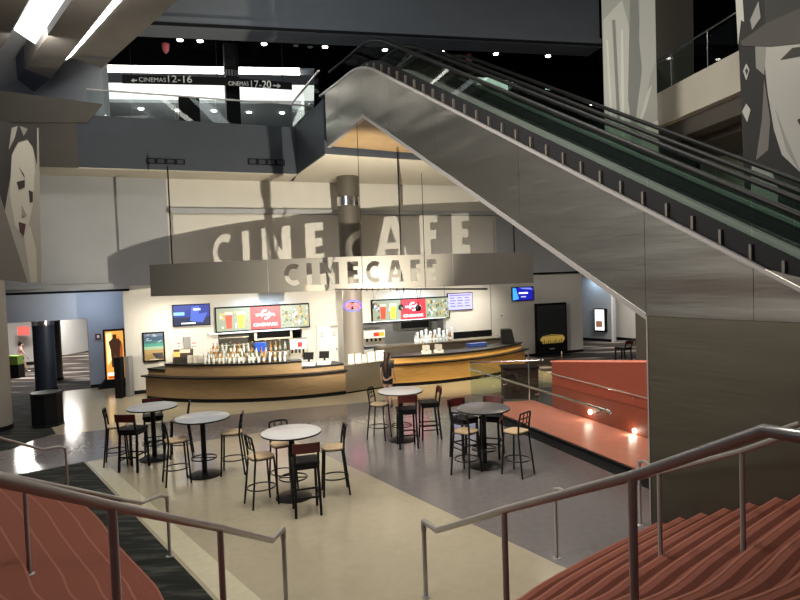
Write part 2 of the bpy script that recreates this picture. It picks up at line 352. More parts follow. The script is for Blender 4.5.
# ceiling pieces over the left corner (beams and light troughs run towards the viewer)
bd = Vector((.665, -.747, 0))
def strip(p, q, wl, z0, z1, m, ext=9):      # pixel line p->q at height z0, wl = pixel line of the other side
    a, c = G(*p, z0), G(*q, z0); d, e_ = G(*wl[0], z0), G(*wl[1], z0)
    c2 = c + (c-a).normalized()*ext; e2 = e_ + (e_-d).normalized()*ext
    b.prism([a[:2], c2[:2], e2[:2], d[:2]], z0, z1, m)
b = MB(); strip((70, 57), (118, 0), ((102, 68), (178, 0)), 10.8, 11.0, M['trough']); struct(b, 'ceiling_soffit_left')
b = MB(); strip((24, 70), (72, 0), ((50, 80), (111, 0)), 10.6, 11.3, M['trough']); strip((17, 79), (24, 69), ((34, 92), (50, 79)), 10.58, 11.3, M['navy'], .01); struct(b, 'ceiling_beam_middle')
b = MB(); strip((-16, 62), (-4, 0), ((4, 45), (29, 0)), 10.6, 11.3, M['trough']); struct(b, 'ceiling_beam_left')
b = MB(); strip((66, 60), (114, 0), ((71, 56.5), (122, 0)), 10.77, 10.79, M['glow']); tag(b.build('light_strip'), 'long glowing light strip in the slot between the left ceiling beams', 'ceiling light')
b = MB(); strip((14, 30), (32, 0), ((38, 46), (68, 0)), 10.85, 10.9, em((.95, .98, 1.), 1.6)); tag(b.build('light_trough'), 'wide glowing ceiling trough panel at the top left corner', 'ceiling light')
# upper storey ceilings
FU = Frame((-11.03, 23.33), (.989, .145))
b = MB()
b.prism([(-17, 17.3), (-7.3, 19.5), (7.4, 22.5), (16, 24.3), FU.P(29, 0, 0)[:2], FU.P(-10, 0, 0)[:2]], 12, 12.2, M['blackceil']); struct(b, 'ceiling_upper_black')
b = MB(); b.fbox(FU, -2, 8, -2.1, -.8, 12.0, 12.2, M['beam']); b.fbox(FU, -8, 8, -12, -4.9, 12.0, 12.2, M['wall_grey']); b.fbox(FU, 8, 27, -12, 0, 12.0, 12.2, M['blackceil']); struct(b, 'ceiling_upper_grey')
b = MB(); b.fbox(FU, -2, 7.4, -.75, -.05, 11.98, 12.1, M['glow']); tag(b.build('light_strip'), 'straight bright light strip on the upper floor ceiling above the hanging signs', 'ceiling light')
b = MB(); b.fbox(FU, -2.2, 8, -4.9, -2.1, 12.15, 12.25, M['glowsoft']); tag(b.build('self_lit_ceiling'), 'broad white ceiling behind the hanging cinema signs, its lighting given as own glow', 'ceiling light')  # plain white ceiling; emission stands in for the lamps lighting it
b = MB(); b.fpoly(FU, [(-14, 8.5), (30, 8.5), (30, 12), (-14, 12)], -12.2, -12, M['grey']); struct(b, 'wall_upper_back')
b = MB()
c0, c1 = Vector((-7.16, 18.95, 0)), Vector((7.54, 22.0, 0)); FBm = Frame(c0[:2], (c1-c0)[:2])
b.fbox(FBm, -6, 15.01, -.8, 0, 11.85, 15, M['beam']); b.fbox(FBm, -6, 15.01, -.8, .12, 11.5, 11.8, M['beam']); b.fbox(FBm, -6, 15.01, -.8, -.03, 11.8, 11.85, M['black'])
b.fbox(FBm, -6, 15.01, -.8, .125, 11.49, 11.5, M['beam']); b.fbox(FBm, -6, 15.01, .12, .15, 11.5, 11.6, M['black']); struct(b, 'wall_beam')
b = MB(); b.prism([(-14, -4), (16.5, -4), (16.5, 23), (7, 22.3), (-14, 17.8)], 15, 15.2, M['blackceil']); struct(b, 'ceiling')
b = MB(); b.prism([(7.6, 21.9), (16, 23.5), (16, 24), (7.6, 22.4)], 11, 15, M['blackceil']); b.prism([(5, 26), (16, 27), (16, 27.3), (5, 26.3)], 8.5, 12, M['blackceil']); struct(b, 'wall_upper_right')
# vents in the bulkhead
for i, (x0, y0, x1, y1) in enumerate(((146, 158.5, 185, 164), (248, 159, 285, 165))):
    a0, a1, z0, z1 = FW.rect(x0, y0, x1, y1, 1.42)
    v = empty('air_vent', FW.P((a0+a1)/2, 1.4, z0), ('plain black slot vent in the dark bulkhead, left one', 'black vent with four openings in the dark bulkhead, right one')[i], 'vent', 'bulkhead vents')
    b = MB(); b.fbox(FW, a0, a1, 1.4, 1.42, z0, z1, M['black']); b.build('vent_plate', v)
    n = 4
    for k in range(n):
        w = (a1-a0)/n; b = MB(); b.fbox(FW, a0+w*k+.05, a0+w*(k+1)-.05, 1.42, 1.435, z0+.03, z1-.03, M['navy']); b.build('grille', v)
# column + black cabinet on the upper floor
FF = Frame(FW.P(0, 1.25, 0)[:2], FW.d[:2])
a0, a1, z0, z1 = FF.rect(226, 70, 240, 122, -2.4)
cx = empty('upper_column', FF.P((a0+a1)/2, -2.6, 8.5), 'dark square column with a banded collar on the upper floor behind the glass', 'column')
b = MB(); b.fbox(FF, a0, a1, -2.8, -2.4, 8.5, 12, M['black']); b.build('shaft', cx)
zc0, zc1 = FF.uz(233, 76, -2.4)[1], FF.uz(233, 70, -2.4)[1]
for k in range(5):
    w = (a1-a0)/5; b = MB(); b.fbox(FF, a0+w*k+.02, a0+w*(k+1)-.02, -2.4, -2.37, zc0, zc1, M['grey']); b.build('collar_plate', cx)
a0, a1, z0, z1 = FF.rect(179, 97, 200, 122, -1)
b = MB(); b.fbox(FF, a0, a1, -1.4, -1, 8.5, z1, M['black']); tag(b.build('floor_cabinet', bevel=.02), 'black cabinet standing behind the upper floor glass left of the column', 'cabinet')
# hanging cinema signs
FG = Frame(FW.P(0, -1.3, 0)[:2], (.985, .16))
for i, (txt, q, tq, num) in enumerate((('CINEMAS', (122, 74.5, 226, 83.5), (139, 77, 166, 82), '12-16'), ('CINEMAS', (226, 77.5, 292, 88), (229, 80, 249, 85.5), '17-20'))):
    a0, a1, z0, z1 = FG.rect(*q, 0)
    s_ = empty('hanging_sign', FG.P((a0+a1)/2, 0, z0), ('black hanging sign reading cinemas 12-16 with an arrow left', 'black hanging sign reading cinemas 17-20 with an arrow right')[i], 'sign', 'upper floor direction signs')
    b = MB(); dz = (-.12, .10)[i]
    L, R_ = FG.uz(q[0], (q[1]+q[3])/2)[0], FG.uz(q[2], (q[1]+q[3])/2)[0]
    tl = FG.uz(q[0], q[1]+(-.5 if i else 0))[1]; bl = FG.uz(q[0], q[3]-(2.5 if i else .5))[1]; tr = FG.uz(q[2], q[1]+(5 if i else 3))[1]; br = FG.uz(q[2], q[3]+(1.5 if i else 1.5))[1]
    b.fpoly(FG, [(L, bl), (R_, br), (R_, tr), (L, tl)], -.06, 0, M['black']); b.build('board', s_)
    def tx(body, x0, y0, x1, y1):
        a, c, e0, e1 = FG.rect(x0, y0, x1, y1, .01); t = text_mesh(body, FG, a, c, e0, e1, .005, M['white'], 'lettering', s_, .01)
    if i == 0: tx('CINEMAS', 139, 77.5, 166, 81.8); tx('12-16', 168, 75.5, 192, 82.5); ar = [(131, 80.5), (134, 78.5), (134, 79.8), (137, 79.8), (137, 81), (134, 81), (134, 82.5)]
    else: tx('CINEMAS', 228.5, 81.5, 248.5, 85.6); tx('17-20', 251, 80.5, 271, 88); ar = [(281, 86), (277.5, 83.5), (277.5, 85.2), (273, 84.8), (273, 86.2), (277.5, 86.6), (277.5, 88.4)]
    b = MB(); b.fpoly(FG, [FG.uz(*p) for p in ar], .0, .012, M['white']); b.build('arrow', s_)
    for x in (q[0]+9, q[2]-9):
        u_, z_ = FG.uz(x, q[1]+2); b = MB(); b.tube([FG.P(u_, -.03, z_), FG.P(u_, -.03, 12)], .012, M['black']); b.build('hanging_rod', s_)
# upper glass balustrade
gb = empty('glass_balustrade', FW.P(0, 1.3, 8.5), 'glass balustrade along the edge of the upper floor above the bulkhead', 'balustrade')
qa = FW.uz(88, 122, 1.3)[0]
edges = np_ = None
w_ = (5.4-qa)/5
for k in range(5):
    b = MB(); b.fbox(FW, qa+w_*k+.01, qa+w_*(k+1)-.01, 1.29, 1.305, 8.5, 9.25, M['glass']); b.build('glass_panel', gb)
b = MB(); b.fbox(FW, qa, 5.42, 1.27, 1.32, 9.25, 9.29, M['steelrail']); b.build('top_rail', gb)
FD = Frame((-3.3, 19.8), (1.29, -2.99))
for k in range(3):
    b = MB(); b.fbox(FD, .02+1.05*k, 1.03+1.05*k, -.01, .005, 8.5, 9.25, M['glass']); b.build('glass_panel', gb)
b = MB(); b.fbox(FD, 0, 3.2, -.03, .02, 9.25, 9.29, M['steelrail']); b.build('top_rail', gb)
# small downlights
for i, p in enumerate([(180, 40), (200, 41), (264, 44), (296, 45.5), (310, 47), (325, 47), (385, 50), (442, 52), (496, 54), (548, 56), (593, 104)]):
    z = 11.99; q = G(*p, z)
    if p[1] > 90: q = D(593, 104, 20.5)
    b = MB(); b.lathe([(.09, -.02), (.10, 0), (.10, .02)], q, M['glowlamp'] if i not in (3, 4) else M['grey'], 14)
    tag(b.build('downlight'), 'small round downlight in the black upper ceiling', 'ceiling light', 'downlights in the black upper ceiling')
for i, p in enumerate([(104, 108.5), (141, 109), (178, 110.5), (214, 111), (249, 112.5), (282, 113)]):
    q = G(*p, 11.98); b = MB(); b.lathe([(.11, -.02), (.12, 0), (.12, .02)], q, M['glowlamp'], 14)
    tag(b.build('downlight'), 'small round downlight in the grey ceiling behind the upper glass', 'ceiling light', 'downlights behind the upper glass')
for i, p in enumerate(((165.5, 45), (469, 58))):
    q = D(p[0], p[1], 21.5 if i == 0 else 23.5); t = empty('hanging_ornament', q, ('small pink red ornament under the black ceiling at the left, above the cinema 12-16 sign', 'small pink red ornament under the black ceiling above the escalators')[i], 'ornament', 'pink ornaments under the black ceiling')
    b = MB(); b.lathe([(.02, -.3), (.10, -.2), (.13, 0), (.09, .15), (.03, .22)], q, pr((.55, .12, .14)), 12); b.build('body', t, smooth=True)
    b = MB(); b.tube([q+Vector((0, 0, .2)), (q.x, q.y, 12)], .012, M['black'], 6); b.build('cord', t)
b = MB(); b.prism([G(x, y, 11.9)[:2] for x, y in ((468, 78), (500, 79.5), (508, 82), (508, 94), (491, 88), (476, 82))], 11.9, 11.95, M['glowsoft']); tag(b.build('self_lit_ceiling'), 'small white ceiling piece seen through the escalator glass, its lighting given as own glow', 'ceiling light')  # ceiling piece, no lamp: its brightness is put in as emission
# upper right balcony
FRb = Frame((7.62, 17.44), (8.15-7.62, 14.23-17.44), -1)
FRb = Frame((7.62, 17.44), (.53, -3.21))
b = MB()
b.fbox(FRb, -1.5, 9, -.3, 0, 7.55, 8.5, M['soffit']); b.fbox(FRb, -1.5, 9, -1.2, -.3, 7.2, 8.49, M['coldark'])
b.fbox(FRb, -1.5, 9, -.6, -.25, 7.1, 7.55, M['brown'])
struct(b, 'floor_upper_right')
b = MB(); b.fbox(FRb, -1.5, 9, -3.5, -1.2, 7.0, 8.49, M['brown']); b.fbox(FRb, -3, 9, -3.7, -3.5, 0, 7.2, M['soffit']); struct(b, 'wall_right_upper')
b = MB(); b.fbox(FRb, -1.6, -.2, -1.3, -.1, 0, 12, M['coldark']); struct(b, 'wall_pier_right')
gb = empty('glass_balustrade', FRb.P(2, 0, 8.5), 'glass balustrade on the right hand upper balcony between the two tall banners', 'balustrade')
for k in range(5):
    b = MB(); b.fbox(FRb, -.9+1.5*k+.02, .6+1.5*k-.02, -.06, -.05, 8.5, 9.35, M['glass_green']); b.build('glass_panel', gb)
    b = MB(); b.tube([FRb.P(-.9+1.5*k, -.02, 8.45), FRb.P(-.9+1.5*k, -.02, 9.4)], .012, M['chrome']); b.build('post', gb)
b = MB(); b.tube([FRb.P(-1, -.02, 9.42), FRb.P(7, -.02, 9.42)], .025, M['chrome']); b.build('top_rail', gb)
# ================================================================== ESCALATORS
def dz(u): return 4.23+.56*u if u < 7.9 else 8.654
def uline(u0, u1):
    us = [u0, 7.2, 7.9, 8.4, u1]; return us
def kn(u):         # rounded knee
    if u < 7.2: return 4.23+.56*u
    if u > 8.6: return 8.62
    t = (u-7.2)/1.4; return 8.262+.56*1.4*(t-t*t/2)
KN = [-4.6, -2, 0, 2, 4, 6, 7.2, 7.45, 7.7, 7.95, 8.2, 8.4, 8.6, 9.6, 10.6]
def escalator(off, label, w=1.45):
    e = empty('escalator', so(3, off+.7)+Vector((0, 0, 0)), label, 'escalator')
    FE = Frame((FS.p0-FS.n*off)[:2], FS.d[:2], -1)
    def band(o0, o1, h0, h1, m, name, us=KN, smooth=False):
        b = MB(); n = len(us)
        for i in range(n-1):
            a, c = us[i], us[i+1]
            b.hull8([FE.P(a, -o0, kn(a)+h0), FE.P(c, -o0, kn(c)+h0), FE.P(c, -o1, kn(c)+h0), FE.P(a, -o1, kn(a)+h0),
                     FE.P(a, -o0, kn(a)+h1), FE.P(c, -o0, kn(c)+h1), FE.P(c, -o1, kn(c)+h1), FE.P(a, -o1, kn(a)+h1)], m)
        return b.build(name, e)
    if off == 0:
        b = MB()      # cladding side panels with seams: one polygon slab per panel
        def bz(u): return max(2.84+.577*u, 2.84) if u < 7.96 else 7.43-.12*(u-7.96)
        us = [-9, -6.5, -4.2, -2.0, .02, 2.0, 4.0, 6.0, 7.2, 7.45, 7.7, 7.96, 8.2, 8.6, 9.3, 10.6]
        us = [-8.6, -5.8, -3.4, -1.4, 0.0, 2.4, 4.8, 6.6, 7.2, 7.45, 7.7, 7.96, 8.2, 8.6, 9.3, 10.2]
        g = .006
        for i in range(len(us)-1):
            a, c = us[i]+(g if us[i] in (-5.8, -3.4, -1.4, 0.0, 2.4, 4.8, 6.6, 7.96, 9.3) else 0), us[i+1]
            ta, tc = kn(a), kn(c)
            if a < -2.6: ta = max(ta, 2.86)
            if c < -2.6: tc = max(tc, 2.86)
            b.fpoly(FE, [(a, bz(a)), (c, bz(c)), (c, tc), (a, ta)], -.03, 0, M['clad'])
        b.build('side_cladding', e)
        b = MB()
        for i in range(len(us)-1):
            a, c = us[i], us[i+1]
            if a < 0: continue
            b.hull8([FE.P(a, .012, bz(a)-.05), FE.P(c, .012, bz(c)-.05), FE.P(c, -.1, bz(c)-.05), FE.P(a, -.1, bz(a)-.05), FE.P(a, .012, bz(a)+.03), FE.P(c, .012, bz(c)+.03), FE.P(c, -.1, bz(c)+.03), FE.P(a, -.1, bz(a)+.03)], M['steelrail'])
        b.build('bottom_trim', e)
        b = MB()
        for i in range(len(us)-1):
            a, c = us[i], us[i+1]
            if a < 0: continue
            b.hull8([FE.P(a, -.05, bz(a)), FE.P(c, -.05, bz(c)), FE.P(c, -3.3, bz(c)), FE.P(a, -3.3, bz(a)), FE.P(a, -.05, bz(a)+.05), FE.P(c, -.05, bz(c)+.05), FE.P(c, -3.3, bz(c)+.05), FE.P(a, -3.3, bz(a)+.05)], M['wood'] if a > 7.9 else M['grey'])
        b.build('underside', e)
        band(-.015, .05, -.02, .03, M['steelrail'], 'edge_trim')
    band(.05, .30, -.12, -.02, M['black'], 'outer_deck')
    band(.30, .36, -.35, .22, M['black'], 'glass_shoe')
    for k in range(34):
        u = -3.4+k*.36
        if off or u > 8.4: continue
        b = MB(); b.fbox(FE, u, u+.03, -.29, -.24, kn(u)-.02, kn(u)+.16, M['coldark']); b.build('bracket', e)
    for side, o in ((0, .2 if off == 0 else .30), (1, w-.2)):
        oo = o if side else .33
        gus = [-4.2, -2.6, -1.2, .2, 1.6, 3.0, 4.4, 5.8, 7.2, 7.6, 8.0, 8.6, 9.6]
        for i in range(len(gus)-1):
            a, c = gus[i]+.008, gus[i+1]-.008
            b = MB(); b.fpoly(FE, [(a, kn(a)+.05), (c, kn(c)+.05), (c, kn(c)+.68), (a, kn(a)+.68)], -oo-.006, -oo+.006, M['glass_green']); b.build('balustrade_glass', e)
        b = MB(); b.tube([FE.P(u, -oo, kn(u)+.71) for u in KN], .038, M['rubber'], 10)
        b.build('handrail', e, smooth=True)
    band(.37, .50, -.02, .12, M['steelrail'], 'inner_skirt'); band(w-.38, w-.24, -.02, .12, M['steelrail'], 'inner_skirt')
    b = MB(); u = -4.6
    while u < 9.5:
        z = kn(u)-.22; b.fbox(FE, u, u+.40, -(w-.4), -.52, z-.25, z, M['blackmetal']); u += .38
    tag(b.build('steps', e), kind='stuff')
    band(w-.16, w+.04, -.12, .1, M['blackmetal'], 'outer_deck')
    return e
escalator(0, 'near escalator clad in brushed steel with glass sides, rising to the upper floor')
escalator(1.55, 'far escalator running beside the steel clad one, mostly hidden behind its glass')
# steel wall below the escalator
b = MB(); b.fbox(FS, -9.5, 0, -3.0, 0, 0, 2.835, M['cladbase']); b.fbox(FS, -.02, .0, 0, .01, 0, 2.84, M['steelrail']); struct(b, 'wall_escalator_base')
# ================================================================== STAIRCASE
Bc = [(-14, 12.8), (-10, 11.6), (-8.0, 10.9), (-6.98, 10.5), (-6.1, 10.05), (-5.2, 9.3), (-4.45, 8.5), (-3.75, 7.6), (-2.85, 6.55), (-2.4, 6.0), (-1.4, 5.6), (.3, 5.6), (.95, 5.85), (1.45, 6.3), (2.3, 6.98), (3.3, 7.72)]
Tc = [(-15.5, 9.4), (-11.5, 8.2), (-10, 7.9), (-9.3, 7.6), (-8.8, 7.2), (-8.1, 6.5), (-7.2, 5.7), (-6.5, 5.1), (-5.6, 4.2), (-4.3, 3.0), (-1.7, 2.2), (.6, 2.2), (2.4, 2.6), (3.45, 3.35), (4.25, 4.0), (5.02, 4.62)]
def cr_(P, n=6):
    out = []
    for i in range(len(P)-1):
        p0, p1, p2, p3 = [Vector(P[max(0, min(len(P)-1, i+k))]) for k in (-1, 0, 1, 2)]
        for j in range(n):
            t = j/n; out.append(.5*((2*p1)+(p2-p0)*t+(2*p0-5*p1+4*p2-p3)*t*t+(3*p1-p0-3*p2+p3)*t**3))
    out.append(Vector(P[-1])); return out
Bs, Ts = cr_(Bc), cr_(Tc); NS = 12; RH = 1.85/NS
st = empty('staircase', (0, 5, 0), 'wide curving staircase carpeted in rust red in the foreground', 'stairs')
def cv(t): return [p.lerp(q, t) for p, q in zip(Bs, Ts)]
for k in range(NS):
    b = MB(); A, Bn = cv(k/NS), cv((k+1)/NS); z0, z1 = k*RH, (k+1)*RH
    kk = b.mid(M['red_carpet']); n = len(A)
    for lay, z in ((A, 0.0 if k == 0 else z0-.02), (A, z1), (Bn, z1), (Bn, 0.0 if k == 0 else z0-.02)): b.v += [Vector((p.x, p.y, z)) for p in lay]
    for i in range(n-1):
        for a in range(4):
            c = (a+1) % 4; b.f.append([a*n+i, a*n+i+1, c*n+i+1, c*n+i]); b.mi.append(kk)
    b.f.append([0, n, 2*n, 3*n]); b.f.append([n-1, 4*n-1, 3*n-1, 2*n-1]); b.mi += [kk, kk]
    b.build('step', st)
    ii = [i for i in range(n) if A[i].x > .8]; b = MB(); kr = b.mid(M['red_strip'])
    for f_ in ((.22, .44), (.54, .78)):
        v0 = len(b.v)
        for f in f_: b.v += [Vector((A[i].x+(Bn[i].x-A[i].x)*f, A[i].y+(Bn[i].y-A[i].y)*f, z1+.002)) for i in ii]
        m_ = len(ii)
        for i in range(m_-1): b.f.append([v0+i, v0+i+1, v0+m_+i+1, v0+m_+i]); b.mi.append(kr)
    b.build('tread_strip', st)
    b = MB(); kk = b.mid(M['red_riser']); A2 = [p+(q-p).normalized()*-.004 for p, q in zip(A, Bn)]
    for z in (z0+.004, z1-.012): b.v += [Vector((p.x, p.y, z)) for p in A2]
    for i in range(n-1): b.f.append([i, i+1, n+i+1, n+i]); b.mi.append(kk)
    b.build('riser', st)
    b = MB(); kk = b.mid(M['red_nose']); A2 = [p+(q-p).normalized()*-.012 for p, q in zip(A, Bn)]; A3 = [p+(q-p).normalized()*.010 for p, q in zip(A, Bn)]
    for lay, z in ((A2, z1-.012), (A2, z1+.003), (A3, z1+.003)): b.v += [Vector((p.x, p.y, z)) for p in lay]
    for i in range(n-1):
        for a in range(2): b.f.append([a*n+i, a*n+i+1, (a+1)*n+i+1, (a+1)*n+i]); b.mi.append(kk)
    b.build('nosing', st)
b = MB(); b.prism([(p.x, p.y) for p in Ts]+[(9.9, -4), (-17, -4), (-17, 9)], 1.6, 1.85, M['red_carpet']); b.build('landing', st)
def sz(x, y):           # stair height at a point
    best = 0
    for k in range(NS+1):
        cu = cv(k/NS)
        i = min(range(len(cu)), key=lambda j: (cu[j]-Vector((x, y))).length)
        d = Bs[i]-Ts[i]
        if (Vector((x, y))-cu[i]).dot(d) <= 0: best = min(k+1, NS)*RH
    return best
# ------------------------------------------------------------------ stair handrails
def rail(label, pts, posts, r=.025, thick=.03):
    t = empty('handrail', (posts[0][0], posts[0][1], posts[0][2]), label, 'handrail')
    b = MB(); b.tube(pts, thick, M['steelrail'], 12); b.build('rail', t, smooth=True)
    for (x, y, z0, z1) in posts:
        b = MB(); b.tube([(x, y, z0), (x, y, z1)], r, M['steelrail'], 12); po = b.build('post', t, smooth=True); b = MB(); b.lathe([(.05, 0), (.05, .008), (.03, .012)], (x, y, z0), M['steelrail'], 12); b.build('base_flange', po)
    return t
def Rp(x, y, Y): return D(x, y, Y)
# near left
P0 = D(283, 529, 6.34); P1 = D(272, 540.5, 6.05); P2 = D(220, 528, 4.6); P3 = D(112, 506, 3.3); P4 = D(0, 480.5, 2.55); P5 = D(-90, 461, 2.15); P6 = D(-260, 425, 1.7)
rail('near handrail of the left flight, thickest rail across the lower left corner', [(P0.x, P0.y, P0.z-.1), P0, P1, P2, P3, P4, P5, P6],
     [(P0.x, P0.y, 0, P0.z)] + [(p.x, p.y, sz(p.x, p.y), p.z) for p in (P2, P3)])
Q0 = D(167, 497, 7.55); Q0b = D(160, 495.5, 7.5); Q1 = D(141, 503, 7.25); Q2 = D(24, 479, 5.9); Q3 = D(-60, 462, 5.1)
rail('second handrail of the left flight, thinner rail ending in a bent post on the floor', [(Q0.x, Q0.y, Q0.z-.1), Q0, Q0b, Q1, Q2, Q3],
     [(Q0.x, Q0.y, 0, Q0.z)] + [(Q2.x, Q2.y, sz(Q2.x, Q2.y), Q2.z)], r=.021, thick=.024)
S0 = D(65.5, 449, 9.8); S1 = D(60, 446.5, 9.75); S2 = D(42, 449.5, 9.6); S3 = D(0, 438, 9.0); S4 = D(-60, 420, 8.4)
rail('farthest handrail of the left flight, short end seen against the dark carpet', [(S0.x, S0.y, S0.z-.1), S0, S1, S2, S3, S4],
     [(S0.x, S0.y, 0, S0.z)], r=.02, thick=.022)
# near right
P0 = D(423.5, 521, 6.37); P1 = D(437, 530.5, 6.1); P2 = D(504, 510, 4.6); P3 = D(632, 476, 3.3); P4 = D(765, 430.5, 2.6); P5 = D(800, 436.5, 2.45); P6 = D(960, 460, 2.1)
rail('near handrail of the right flight, thickest rail rising to the right edge', [(P0.x, P0.y, P0.z-.1), P0, P1, P2, P3, P4, P5, P6],
     [(P0.x, P0.y, 0, P0.z)] + [(p.x, p.y, sz(p.x, p.y), p.z) for p in (P2, P3)])
Q0 = D(555, 489, 7.13); Q0b = D(559, 489, 7.1); Q1 = D(572, 495, 6.9); Q2 = D(659, 472.5, 5.55); Q3 = D(742, 451, 4.75); Q4 = D(800, 431, 4.2); Q5 = D(860, 411, 3.8)
rail('second handrail of the right flight, just behind the near one', [(Q0.x, Q0.y, Q0.z-.1), Q0, Q0b, Q1, Q2, Q3, Q4, Q5],
     [(Q0.x, Q0.y, 0, Q0.z)] + [(Q2.x, Q2.y, sz(Q2.x, Q2.y), Q2.z), (Q3.x, Q3.y, sz(Q3.x, Q3.y), Q3.z)], r=.021, thick=.024)
S0 = D(639, 462, 8.0); S1 = D(644, 461, 7.8); S2 = D(652, 467, 7.4); S3 = D(700, 455, 6.7); S4 = D(800, 423, 5.4)
rail('short handrail at the corner of the steel wall, farthest on the right flight', [(S0.x, S0.y, S0.z-.1), S0, S1, S2, S3, S4],
     [(S0.x, S0.y, 0, S0.z)], r=.02, thick=.022)
# ================================================================== RAMP
gl0 = Vector((.95, 17.6, 0)); glA = Vector((2.32, 14.43, 0)); glB = Vector((3.76, 10.42, 0))
FR = Frame(glA[:2], (glB-glA)[:2])
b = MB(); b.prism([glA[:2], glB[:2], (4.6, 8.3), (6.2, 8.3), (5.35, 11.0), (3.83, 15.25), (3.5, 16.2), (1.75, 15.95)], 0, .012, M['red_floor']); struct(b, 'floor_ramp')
FRW = Frame((3.83, 15.2), (1.17, -3.23))
rw = empty('ramp_wall', FRW.P(2, 0, 0), 'solid rust red ramp side wall with a handrail and round step lights', 'wall')
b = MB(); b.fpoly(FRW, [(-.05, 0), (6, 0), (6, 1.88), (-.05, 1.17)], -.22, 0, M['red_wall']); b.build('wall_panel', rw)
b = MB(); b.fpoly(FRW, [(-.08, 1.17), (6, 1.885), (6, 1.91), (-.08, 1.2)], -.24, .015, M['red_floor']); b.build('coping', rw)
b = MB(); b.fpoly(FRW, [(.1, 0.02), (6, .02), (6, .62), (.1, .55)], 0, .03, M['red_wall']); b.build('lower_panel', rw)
b = MB(); h0 = FRW.uz(551, 373.5, .1); h1 = FRW.uz(643, 397, .1); sl = (h1[1]-h0[1])/(h1[0]-h0[0])
b.tube([FRW.P(h0[0], .1, h0[1]), FRW.P(h1[0]+1.5, .1, h1[1]+sl*1.5)], .024, M['chrome'], 10); b.build('handrail', rw, smooth=True)
for u in (.4, 1.7, 3.0):
    zz = h0[1]+sl*(u-h0[0]); b = MB(); b.tube([FRW.P(u, 0, zz-.08), FRW.P(u, .1, zz-.08), FRW.P(u, .1, zz)], .012, M['chrome'], 8); b.build('bracket', rw)
for px in ((590, 412), (634.5, 431)):
    u, z = FRW.uz(*px, .04); b = MB(); n = 16
    b.fpoly(FRW, [(u+.055*math.cos(2*PI*i/n), z+.055*math.sin(2*PI*i/n)) for i in range(n)], .03, .045, M['glowlamp'])
    b.build('step_light', rw)
gr = empty('glass_balustrade', FR.P(0, 0, 0), 'glass balustrade with steel handrail along the red ramp', 'balustrade')
us = [-1.55] + [FR.uz(x, y)[0] for x, y in ((477, 408), (495, 415), (530, 430), (575, 448), (621, 467))] + [6.3]
us = sorted(us)
for i in range(len(us)-1):
    b = MB(); b.fbox(FR, us[i]+.008, us[i+1]-.008, -.006, .006, .04, 1.16, M['glass']); b.build('glass_panel', gr)
b = MB(); b.fbox(FR, us[0], us[-1], -.03, .035, 0, .07, M['blackmetal']); b.fbox(FR, us[0], us[-1], -.02, .025, .07, .08, M['chrome']); b.build('base_shoe', gr)
h0 = FR.uz(470, 371.5, -.1); h1 = FR.uz(611, 414, -.1)
b = MB(); b.tube([FR.P(h0[0], -.1, .93), FR.P(h1[0], -.1, .90), FR.P(h1[0]+.02, -.02, .88)], .024, M['chrome'], 10); b.build('handrail', gr, smooth=True)
for px in (484, 507, 539, 600):
    u = FR.uz(px, 390, -.1)[0]; b = MB(); b.tube([FR.P(u, 0, .82), FR.P(u, -.1, .83), FR.P(u, -.1, .92)], .013, M['chrome'], 8); b.build('bracket', gr)
# dark kerb in front of the glass
b = MB(); b.fbox(FR, -1.6, 6.3, .04, .34, 0, .01, M['black']); tag(b.build('floor_trim'), kind='structure')
# far glass rail of the ramp
r0 = FR.P(us[0], 0, 0); r1 = Vector((3.75, 15.9, 0)); FRF = Frame(r0[:2], (r1-r0)[:2])
gr = empty('glass_balustrade', r0, 'short glass balustrade at the far end of the red ramp with two posts', 'balustrade')
L = (r1-r0).length
for i in range(2):
    b = MB(); b.fbox(FRF, L*i/2+.02, L*(i+1)/2-.02, -.006, .006, .05, 1.1, M['glass']); b.build('glass_panel', gr)
b = MB(); b.tube([FRF.P(0, 0, 1.13), FRF.P(L, 0, 1.13)], .022, M['chrome'], 10); b.build('top_rail', gr, smooth=True)
for px, py in ((528.5, 352), (562, 350)):
    u = FRF.uz(px, 360)[0]; b = MB(); b.tube([FRF.P(u, 0, 0), FRF.P(u, 0, 1.35)], .018, M['chrome'], 8); b.build('post', gr)
b = MB(); q = Vector((3.3, 16.75, 0)); b.box(2.8, 3.75, 16.45, 17.05, 0, .82, M['black']); b.box(2.77, 3.78, 16.42, 17.08, .82, .88, M['black'])
tag(b.build('litter_bin', bevel=.03), 'wide black bin standing behind the ramp glass near the golden bar', 'bin')
# ================================================================== COLUMNS
cc = D(354, 350, 20.55); c_ = empty('round_column', (cc.x, cc.y, 0), 'round column beside the door, greige below and dark brown above with a chrome band', 'column')
b = MB(); b.lathe([(.34, 0), (.34, 3.75)], (cc.x, cc.y, 0), M['greige'], 32); b.build('lower_shaft', c_, smooth=True)
b = MB(); b.lathe([(.37, 3.75), (.37, 6.95)], (cc.x, cc.y, 0), M['coldark'], 32); b.build('upper_shaft', c_, smooth=True)
b = MB(); b.lathe([(.39, 5.95), (.39, 6.25)], (cc.x, cc.y, 0), M['chrome'], 32); b.build('band', c_, smooth=True)
c1 = (-10.33, 14.9); c_ = empty('round_column', (*c1, 0), 'greige round column at the left edge below the portrait banner', 'column')
b = MB(); b.lathe([(.46, 0), (.46, 6.9)], (*c1, 0), M['greige'], 32); b.build('shaft', c_, smooth=True)
b = MB(); b.lathe([(.475, 0), (.475, .12)], (*c1, 0), M['black'], 32); b.build('base_ring', c_, smooth=True)
b = MB(); b.fbox(Frame((c1[0]+.33, c1[1]-.36), (.7, .7)), -.04, .04, 0, .03, 1.35, 1.62, M['white']); b.build('wall_switch', c_)
